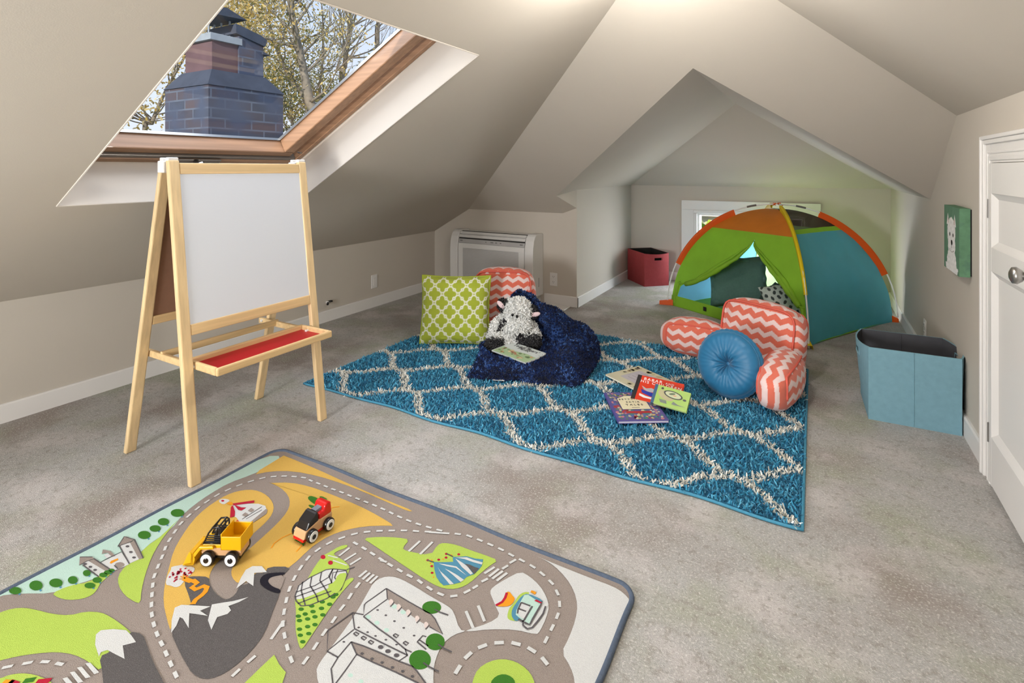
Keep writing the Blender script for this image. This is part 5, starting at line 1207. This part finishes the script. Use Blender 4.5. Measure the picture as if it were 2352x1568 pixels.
# purple book
q1, q2, q0 = onz(1420, 973, RZ_), onz(1537, 971, RZ_), onz(1376, 907, RZ_)
mtx = frame(q1, q2, q0); Wb, Hb = (q2-q1).length, (q0-q1).length
t, c = book('picture_book', 'purple bordered busy patterned story book lying nearest the camera', 'book', mtx, Wb, Hb, .012, M('violet cover', (88, 78, 150), .4, .04, 12, 0, 1, .4), 0, None, (220, 214, 226))
T = .012; decal(c, T, (96, 92, 146), [(.008, .008), (Wb-.008, .008), (Wb-.008, Hb-.008), (.008, Hb-.008)])
for i in range(14):
    for j in range(17):
        x = .014+(Wb-.028)*(i+.5)/14; y = .014+(Hb-.028)*(j+.5)/17; r_ = random.uniform(.006, .012)
        decal(c, T, random.choice([(176, 62, 66), (88, 110, 168), (206, 176, 116), (78, 138, 128), (200, 130, 140), (110, 84, 150), (206, 200, 170), (92, 130, 92)]), ovl(x+random.uniform(-.005, .005), y+random.uniform(-.005, .005), r_, r_*.75, 7, random.random()*3), 2)
decal(c, T, (176, 52, 56), [(Wb*.25, Hb*.24), (Wb*.76, Hb*.24), (Wb*.76, Hb*.31), (Wb*.25, Hb*.31)], 3)
decal(c, T, (64, 66, 116), [(Wb*.19, Hb*.36), (Wb*.81, Hb*.36), (Wb*.81, Hb*.77), (Wb*.62, Hb*.87), (Wb*.38, Hb*.87), (Wb*.19, Hb*.77)], 3)
decal(c, T, (236, 226, 190), [(Wb*.21, Hb*.375), (Wb*.79, Hb*.375), (Wb*.79, Hb*.76), (Wb*.61, Hb*.85), (Wb*.39, Hb*.85), (Wb*.21, Hb*.76)], 4)
for k, (s_, sz) in enumerate((('BETTY FER', .019), ('SATIR', .019), ('TALES', .023))): text('title', s_, sz, m_ink, c, Matrix.Translation((Wb*.5, Hb*(.70-.10*k), T+.0016)), spacing=1.5)
decal(c, T, (70, 64, 70), [(Wb*.42, Hb*.425), (Wb*.58, Hb*.425), (Wb*.58, Hb*.437), (Wb*.42, Hb*.437)], 5)
# red board book, propped
o_ = onz(1450, 917, .030); x_ = onz(1553, 942, .028); tl = onz(1449, 862, .105)
mtx = frame(o_, x_, tl); Hb = (tl-o_).length; Wb = .236
t, c = book('board_book', 'red board book with black spine propped on the cream book', 'book', mtx, Wb, Hb, .014, M('red cover', (204, 54, 26), .3, .02, 9, 0, 1, .5), .020, M('black cloth spine', (40, 36, 36), .5))
T = .014
for k, (s_, sz, x, y) in enumerate((('BABAR', .027, .082, .83), ('AND', .018, .168, .83), ('HIS CHILDREN', .0265, .126, .71))): text('title', s_, sz, m_whitep, c, Matrix.Translation((x, Hb*y, T+.001)), spacing=1.25, squash=.8)
decal(c, T, (168, 166, 168), [(.034, Hb*.58), (.06, Hb*.50), (.085, Hb*.56), (.105, Hb*.52), (.098, Hb*.40), (.075, Hb*.38), (.05, Hb*.44)]); decal(c, T, (36, 52, 150), [(.036, Hb*.44), (.06, Hb*.40), (.118, Hb*.36), (.124, Hb*.24), (.09, Hb*.22), (.045, Hb*.30)], 2); decal(c, T, (226, 224, 222), [(.034, Hb*.26), (.07, Hb*.2), (.12, Hb*.18), (.118, Hb*.12), (.06, Hb*.12), (.036, Hb*.17)], 2)
# green board book, propped on the red one
o_ = onz(1495, 926, .052); x_ = onz(1577, 950, .046); tl = onz(1516, 887, .116)
mtx = frame(o_, x_, tl); Hb = (tl-o_).length; Wb = (x_-o_).length
t, c = book('board_book', 'light green board book with pan drawing leaning on red book', 'book', mtx, Wb, Hb, .012, M('leaf green cover', (158, 190, 96), .3, .03, 9, 0, 1, .5), .014, M('slate blue spine', (58, 90, 122), .5))
T = .012
decal(c, T, (176, 168, 130), ovl(Wb*.36, Hb*.55, Wb*.24, Hb*.22, 20, -.3)); decal(c, T, (70, 72, 68), ovl(Wb*.55, Hb*.66, Wb*.27, Hb*.19, 26, -.1), 2); decal(c, T, (190, 194, 160), ovl(Wb*.55, Hb*.66, Wb*.225, Hb*.145, 26, -.1), 3); decal(c, T, (96, 110, 84), ovl(Wb*.52, Hb*.70, Wb*.09, Hb*.05, 12, .3), 4); decal(c, T, (206, 150, 120), ovl(Wb*.60, Hb*.64, Wb*.05, Hb*.03, 10), 4)
for (x, y, rx) in ((.88, .55, .05), (.22, .86, .04)): decal(c, T, (84, 86, 84), ovl(Wb*x, Hb*y, Wb*rx, Hb*.05), 2)
for k in range(6): decal(c, T, (120, 126, 120), [(Wb*(.20+k*.035), Hb*.30), (Wb*(.23+k*.035), Hb*.30), (Wb*(.29+k*.03), Hb*.14), (Wb*(.26+k*.03), Hb*.14)], 2)
decal(c, T, (120, 126, 120), [(Wb*.60, Hb*.34), (Wb*.74, Hb*.24), (Wb*.95, Hb*.22), (Wb*.62, Hb*.18), (Wb*.56, Hb*.2)], 2); text('title', 'e', .02, m_ink, c, Matrix.Translation((Wb*.22, Hb*.83, T+.001)))

# ------------------------------------------------------------------ toy loader
m_ytoy = M('yellow toy plastic', (228, 172, 8), .32, .02, 5, 0, 1, .5); m_btoy = M('black toy plastic', (30, 27, 27), .28, .02, 5, 0, 1, .5); m_rtoy = M('red toy plastic', (206, 20, 16), .28, .02, 5, 0, 1, .5)
m_wtoy = M('white wheel plastic', (236, 236, 234), .35, .01, 5); m_beech = M('beech wood', (208, 164, 120), .45, .08, 12, 0, 1, .3); m_gtoy = M('grey toy plastic', (120, 124, 136), .4)
def wheel(t, x, y, z, r, w):
    mt = Matrix.Translation((x, y, z)) @ Matrix.Rotation(PI/2, 4, 'X')
    g = G(); g.lathe([(r*.8, -w/2), (r*.96, -w/2+.001), (r, -w/2+.004), (r, w/2-.004), (r*.96, w/2-.001), (r*.8, w/2)], 32, mt); wl_ = build('wheel', g, m_btoy, t, smooth=False)
    for s in (-1, 1):
        g = G(); g.lathe([(r*.79, s*w/2), (r*.79, s*(w/2+.0012)), (r*.72, s*(w/2+.0018))], 32, mt); build('wheel_disc', g, m_wtoy, wl_)
        g = G(); g.lathe([(r*.36, s*w/2), (r*.36, s*(w/2+.003)), (r*.28, s*(w/2+.004))], 24, mt); build('hub', g, m_btoy, wl_)
MZ = MH+.0015
fw = onz(475, 1301, MZ); rw = onz(530, 1302, MZ); dirv = (fw-rw); dirv.z = 0; dirv.normalize(); left = Vector((-dirv.y, dirv.x, 0))
ctr = (fw+rw)/2-left*.038*(1 if True else -1); ctr.z = MZ
# visible side is the vehicle's left: shift the centre away from the camera
if (ctr-Vector((0, 0, MZ))).length < ((fw+rw)/2-Vector((0, 0, MZ))).length: ctr = (fw+rw)/2+left*.038; ctr.z = MZ
ld = thing('toy_loader', 'yellow toy loader truck with black cage cab on the play mat', 'toy truck', ctr, math.atan2(dirv.y, dirv.x))
for x in (-.0365, .0365):
    for y in (-.0335, .0335): wheel(ld, x, y, .0215, .0215, .015)
g = G(); g.prism([(-.060, -.025, .024), (.056, -.025, .024), (.062, -.025, .034), (.056, -.025, .047), (-.060, -.025, .047)], (0, .05, 0)); build('chassis', g, m_beech, ld, bev=.0015)
g = G(); g.box((-.058, -.023, .014), (.058, .023, .025)); build('undercarriage', g, m_btoy, ld, bev=.0015)
g = G(); g.box((-.002, -.026, .047), (.056, .026, .058)); build('hood', g, m_ytoy, ld, bev=.0015)
g = G(); th = .003
x0, x1, z0, zb_, y_ = -.066, -.004, .048, .092, .036
g.box((x0+.006, -y_, z0), (x1, y_, z0+th)); g.box((x0+.002, -y_, z0), (x1, -y_+th, .088)); g.box((x0+.002, y_-th, z0), (x1, y_, .088)); g.box((x1-th, -y_, z0), (x1, y_, .096)); g.box((x0, -y_, z0), (x0+th, y_, .090)); build('dump_bed', g, m_ytoy, ld, bev=.001)
for y in (-.023, .023):
    g = G(); r = .0026
    g.tube([(.056, y, .058), (.040, y, .090), (.028, y, .106), (.010, y, .108), (.003, y, .104), (.002, y, .058)], r, 8); g.tube([(.014, y, .108), (.015, y, .085)], r, 8); g.tube([(.056, y, .060), (.002, y, .060)], r, 8); build('cab_cage', g, m_btoy, ld, smooth=True)
    for z in (.065, .071, .077, .083):
        g = G(); g.tube([(.054-(z-.058)*.5, y, z), (.002, y, z)], .002, 6); build('cab_slat', g, m_btoy, ld)
g = G()
for p in ((.040, .090), (.028, .106), (.010, .108), (.003, .104)): g.tube([(p[0], -.023, p[1]), (p[0], .023, p[1])], .0026, 8)
build('cab_bar', g, m_btoy, ld); g = G(); g.box((.006, -.020, .058), (.026, .020, .084)); build('seat', g, m_btoy, ld, bev=.003)
for y in (-.031, .031):
    g = G(); g.prism([(.018, y-.004, .049), (.020, y-.004, .058), (.062, y-.004, .056), (.090, y-.004, .022), (.082, y-.004, .016), (.058, y-.004, .047)], (0, .008, 0)); build('loader_arm', g, m_ytoy, ld, bev=.002)
g = G(); g.prism([(.078, -.036, .003), (.112, -.036, .001), (.106, -.036, .006), (.088, -.036, .010), (.086, -.036, .034), (.092, -.036, .040), (.080, -.036, .038), (.074, -.036, .020)], (0, .072, 0)); build('bucket', g, m_ytoy, ld, bev=.001)
g = G()
for y in (-.036, .033): g.prism([(.078, y, .003), (.112, y, .001), (.092, y, .040), (.080, y, .038)], (0, .003, 0))
build('bucket_side', g, m_ytoy, ld)
# ------------------------------------------------------------------ toy car
fw = onz(718, 1245, MZ); rw = onz(756, 1217, MZ); dirv = fw-rw; dirv.z = 0; dirv.normalize(); left = Vector((-dirv.y, dirv.x, 0))
ctr = (fw+rw)/2; side = left if left.dot(Vector((0, 0, 0))-ctr) < 0 else left
ctr = ctr-left*.036; ctr.z = MZ
tc_ = thing('toy_car', 'red and wooden toy car with black windscreen on the play mat', 'toy car', ctr, math.atan2(dirv.y, dirv.x))
wb_ = (fw-rw).length/2
for x in (-wb_, wb_):
    for y in (-.034, .034): wheel(tc_, x, y, .020, .020, .015)
xf, xr_ = wb_+.026, -wb_-.022
g = G(); g.prism([(xr_, -.026, .016), (xf, -.026, .016), (xf-.008, -.026, .038), (.0, -.026, .048), (xr_, -.026, .046)], (0, .052, 0)); build('body', g, m_beech, tc_, bev=.003)
g = G(); g.box((xr_+.004, -.024, .008), (xf+.001, .024, .0165)); build('bumper', g, m_rtoy, tc_, bev=.002)
g = G(); g.prism([(xf-.010, -.025, .038), (xf-.022, -.025, .058), (.012, -.025, .074), (.002, -.025, .076), (-.002, -.025, .047)], (0, .050, 0)); build('windscreen', g, m_btoy, tc_, bev=.004)
g = G(); g.prism([(-.003, -.025, .046), (-.003, -.025, .066), (-.022, -.025, .066), (-.026, -.025, .080), (-.034, -.025, .086), (xr_+.004, -.025, .082), (xr_, -.025, .045)], (0, .050, 0)); build('engine_cover', g, m_rtoy, tc_, bev=.005)
g = G(); g.box((-.026, -.011, .064), (.0, .011, .075)); en = build('engine', g, m_gtoy, tc_, bev=.001)
for k in range(4):
    g = G(); g.tube([(-.022+k*.006, -.0108, .071), (-.022+k*.006, -.0125, .071)], .0018, 8); build('exhaust_port', g, m_btoy, en)
# ------------------------------------------------------------------ outside the skylight: chimney and autumn trees
def at(px, py, d): return Vector(_C+d*ray(px, py))
def brickmat():
    m = M('haze-tinted brick', (62, 70, 86), .85, .12, 5, 0, 1, .2); nt = m.node_tree; L = nt.links.new; p = [n for n in nt.nodes if n.type == 'BSDF_PRINCIPLED'][0]; tc = [n for n in nt.nodes if n.type == 'TEX_COORD'][0]
    sx = nn(nt, 'ShaderNodeSeparateXYZ'); L(tc.outputs['Object'], sx.inputs[0]); ad = nn(nt, 'ShaderNodeMath', operation='ADD'); L(sx.outputs[0], ad.inputs[0]); L(sx.outputs[1], ad.inputs[1])
    cb = nn(nt, 'ShaderNodeCombineXYZ'); L(ad.outputs[0], cb.inputs[0]); L(sx.outputs[2], cb.inputs[1])
    b = nn(nt, 'ShaderNodeTexBrick'); L(cb.outputs[0], b.inputs['Vector']); b.inputs['Scale'].default_value = 1.; b.inputs['Brick Width'].default_value = .23; b.inputs['Row Height'].default_value = .078; b.inputs['Mortar Size'].default_value = .007
    b.inputs['Color1'].default_value = lin4((66, 72, 86)); b.inputs['Color2'].default_value = lin4((88, 78, 84)); b.inputs['Mortar'].default_value = lin4((98, 106, 122))  # blue of sky haze on the glass is mixed into the brick colours
    no = nn(nt, 'ShaderNodeTexNoise'); no.inputs['Scale'].default_value = 3.5; no.inputs['Detail'].default_value = 6; L(tc.outputs['Object'], no.inputs['Vector']); mr = nn(nt, 'ShaderNodeMapRange'); mr.inputs[1].default_value = .4; mr.inputs[2].default_value = .62; L(no.outputs[0], mr.inputs[0])
    mx = nn(nt, 'ShaderNodeMix', data_type='RGBA'); L(mr.outputs[0], mx.inputs[0]); L(b.outputs[0], mx.inputs[6]); mx.inputs[7].default_value = lin4((72, 82, 104)); L(mx.outputs[2], p.inputs['Base Color'])
    return m
CH0 = Vector((-4.41, 2.75, -3.0)); ch = thing('chimney', 'weathered haze-tinted brick chimney outside the slanted roof window', 'chimney', CH0)
mb = brickmat(); m_flash = M('weathered flashing', (150, 158, 166), .6, .1, 12); m_stone = M('dark mortar cap', (70, 76, 90), .85, .15, 9)
g = G(); g.box((-4.72, 2.42, -3.0), (-4.10, 3.09, 1.86)); build('lower_stack', g, mb, ch, off=CH0)
g = G(); a = [(-4.73, 2.41, 1.86), (-4.09, 2.41, 1.86), (-4.09, 3.10, 1.86), (-4.73, 3.10, 1.86)]; b = [(-4.62, 2.50, 2.0), (-4.19, 2.50, 2.0), (-4.19, 2.98, 2.0), (-4.62, 2.98, 2.0)]
g.add(a+b, [(3, 2, 1, 0), (4, 5, 6, 7), (0, 1, 5, 4), (1, 2, 6, 5), (2, 3, 7, 6), (3, 0, 4, 7)]); build('shoulder', g, m_stone, ch, off=CH0)
g = G(); g.box((-4.60, 2.52, 2.0), (-4.22, 2.80, 2.24)); build('upper_stack', g, M('reddish brick', (104, 82, 86), .85, .15, 6), ch, off=CH0)
g = G(); g.box((-4.58, 2.74, 2.0), (-4.20, 2.965, 2.32)); build('side_flue', g, mb, ch, off=CH0)
g = G(); g.box((-4.63, 2.49, 2.24), (-4.19, 2.76, 2.295)); build('crown', g, m_flash, ch, off=CH0)
g = G(); g.prism([(-4.60, 2.70, 2.33), (-4.60, 2.97, 2.27), (-4.60, 2.99, 2.33), (-4.60, 2.93, 2.36), (-4.60, 2.70, 2.41)], (.42, 0, 0)); build('cap_slab', g, m_stone, ch, off=CH0)
g = G(); g.prism([(-4.6, 2.95, 2.20), (-4.6, 3.02, 2.20), (-4.6, 2.95, 2.225)], (.42, 0, 0)); build('ledge', g, m_stone, ch, off=CH0)
g = G()
for x in (-4.52, -4.42, -4.30):
    for y in (2.54, 2.72): g.tube([(x, y, 2.295), (x, y, 2.45)], .008, 6)
build('cowl_leg', g, m_flash, ch, off=CH0)
g = G(); g.prism([(-4.62, 2.42, 2.44), (-4.62, 2.80, 2.46), (-4.62, 2.62, 2.52), (-4.62, 2.42, 2.50)], (.44, 0, 0)); build('cowl_lid', g, m_stone, ch, off=CH0)

m_bark = M('grey bark', (132, 124, 112), .9, .2, 14, 0, 1, .1)
m_leaf = M('autumn leaves', (0, 0, 0), .8, 0, 6, 0, 1, .1, attr=True, trans=.5)
def tree(label, path, r0, seed, nb, depth, leaves, pal, spread=.3, up=.5, maxlen=1.6, low=.25, lsz=.06):
    rnd = random.Random(seed); rng2 = np.random.default_rng(seed)
    pts = [at(x, y, d) for x, y, d in path]
    foot = pts[0].copy(); foot.z = -3.6; foot = foot+(pts[0]-pts[1])*.15; foot.z = -3.6
    t = thing('tree', label, 'tree', foot)
    ax = [Vector(p) for p in crom([foot]+pts, 26)]
    g = G(); g.tube([p-foot for p in ax], [r0*(1.5-1.1*i/25) for i in range(26)], 8); tr = build('trunk', g, m_bark, t, smooth=True)
    tips = []
    g = G()
    def br(p, d, L, r, lv):
        q = [p]; dd = d.copy(); n = 5
        for i in range(n):
            dd = (dd+Vector((rnd.uniform(-1, 1), rnd.uniform(-1, 1), rnd.uniform(-.5, 1)))*.20).normalized(); q.append(q[-1]+dd*L/n)
        g.tube([v-foot for v in q], [r*(1-.75*i/n) for i in range(n+1)], 5, False, False); tips.append(q[-1]); tips.append(q[3])
        if lv > 0:
            for k in range(3):
                i = rnd.randint(2, n); nd = (dd+Vector((rnd.uniform(-1, 1), rnd.uniform(-1, 1), rnd.uniform(-.4, .9)))*.8).normalized(); br(q[i], nd, L*rnd.uniform(.45, .7), r*.5, lv-1)
    k0 = int(26*low)
    for k in range(nb):
        i = rnd.randint(k0, 25); d = Vector((rnd.uniform(-1, 1), rnd.uniform(-1, 1), rnd.uniform(.0, 1.2)*up*2)).normalized(); br(ax[i], d, maxlen*rnd.uniform(.5, 1.), r0*.36, depth)
    build('branches', g, m_bark, t, smooth=True)
    if leaves:
        tp = np.array([list(v-foot) for v in tips]); idx = rng2.integers(0, len(tp), leaves); P = tp[idx]+rng2.normal(0, spread, (leaves, 3))*[1, 1, .8]+[0, 0, -.10]
        N = rng2.normal(0, 1, (leaves, 3)); N /= np.linalg.norm(N, axis=1)[:, None]
        pc = np.array([lin(c) for c in pal])[rng2.integers(0, len(pal), leaves)]*rng2.uniform(.8, 1.15, (leaves, 1))
        strands('foliage', P, N, lsz, lsz*.55, pc, m_leaf, t, seed, .3, .3)
    return t
gold = [(232, 206, 138), (214, 180, 104), (240, 220, 170), (190, 166, 96), (150, 140, 86)]; olive = [(168, 160, 98), (132, 132, 78), (196, 182, 116), (110, 116, 70)]
tree('bare grey tree with thickest trunk and golden top beyond the chimney', [(745, 345, 10), (712, 235, 10), (695, 150, 10), (672, 40, 10), (655, -60, 10.2)], .085, 3, 18, 2, 1500, gold, .22, .6, 1.5, .35, .05)
tree('slender tree leaning left close beside the chimney top', [(715, 310, 11), (660, 170, 11), (625, 80, 11), (600, -20, 11)], .045, 8, 16, 2, 2000, gold+olive, .24, .4, 1.2, .3, .05)
tree('bare branching tree right of the thickest trunk', [(785, 230, 12), (792, 150, 12), (800, 80, 12), (806, 10, 12)], .06, 14, 26, 3, 0, gold, .2, .9, 2.0, .45)
tree('bare tree furthest right through the slanted roof window', [(866, 140, 13), (868, 60, 13), (872, 0, 13), (884, -50, 13)], .05, 21, 22, 3, 0, gold, .2, .9, 2.0, .4)
tree('thin straight bare sapling between the two larger trunks', [(733, 270, 11.5), (740, 150, 11.5), (742, 60, 11.5), (735, -30, 11.5)], .026, 31, 14, 2, 0, gold, .2, .8, 1.2, .4)
tree('golden leafy tree left of the chimney', [(330, 350, 9), (350, 280, 9), (380, 210, 9), (430, 120, 9)], .035, 5, 26, 2, 6500, gold, .34, .3, 1.5, .3)
tree('tall golden tree behind the chimney cowl', [(560, 330, 14), (555, 200, 14), (550, 90, 14), (560, -20, 14)], .06, 44, 28, 2, 6500, gold, .42, .4, 1.4, .4, .07)
tree('low olive tree between chimney and thickest trunk', [(690, 400, 12), (680, 340, 12), (672, 280, 12), (668, 240, 12)], .04, 51, 22, 2, 5200, olive, .32, .4, 1.3, .5)

# ---- outside the low window
b0 = ony(1640, 600, 9.0); bush = thing('garden_bush', 'sunlit yellow-green bush outside the low alcove window', 'bush', (b0.x, b0.y, -3.4))
rg2 = np.random.default_rng(9); d = rg2.normal(0, 1, (7000, 3)); d /= np.linalg.norm(d, axis=1)[:, None]
topz = float(ony(1640, 520, 9.0).z)+3.4
P = d*np.array([1.7, .8, topz/2])*(rg2.uniform(.82, 1.03, (7000, 1)))+np.array([0, 0, topz/2])
cc = np.array([lin(c) for c in ((232, 236, 120), (190, 210, 70), (120, 150, 40), (246, 246, 180), (84, 112, 34))])[rg2.integers(0, 5, 7000)]  # sunlight on the leaves is put into their brighter tones
strands('foliage', P, d, .12, .08, cc, m_leaf, bush, 2, .6, .3)
g = G(); g.tube([(0, 0, 0), (0, 0, topz*.5)], .06, 8); build('stem', g, m_bark, bush)
nb_ = thing('neighbour_house', 'pale neighbouring house wall seen through the low alcove window', 'house', (b0.x, 13, -3.4))
g = G(); g.box((-4, 0, 0), (5, .3, 6.)); build('wall', g, M('pale siding', (222, 220, 216), .8, .03, 4), nb_)
g = G(); g.box((-4.2, -.6, 3.55), (5.2, 0, 3.68)); build('eave', g, M('grey soffit', (196, 192, 186), .8, .03, 4), nb_)
q = ony(1645, 499, 12.9); g = G(); g.box((q.x-b0.x-.14, -.25, q.z+3.4-.10), (q.x-b0.x+.16, 0, q.z+3.4+.07)); build('lamp_box', g, M('cream box', (236, 224, 206), .7), nb_)
g = G(); g.box((-40, -30, 0), (40, 40, .02)); gg = build('ground_outside', g, M('lawn', (120, 124, 84), .9, .2, 3), None, off=(0, 0, 3.62), kind='structure')
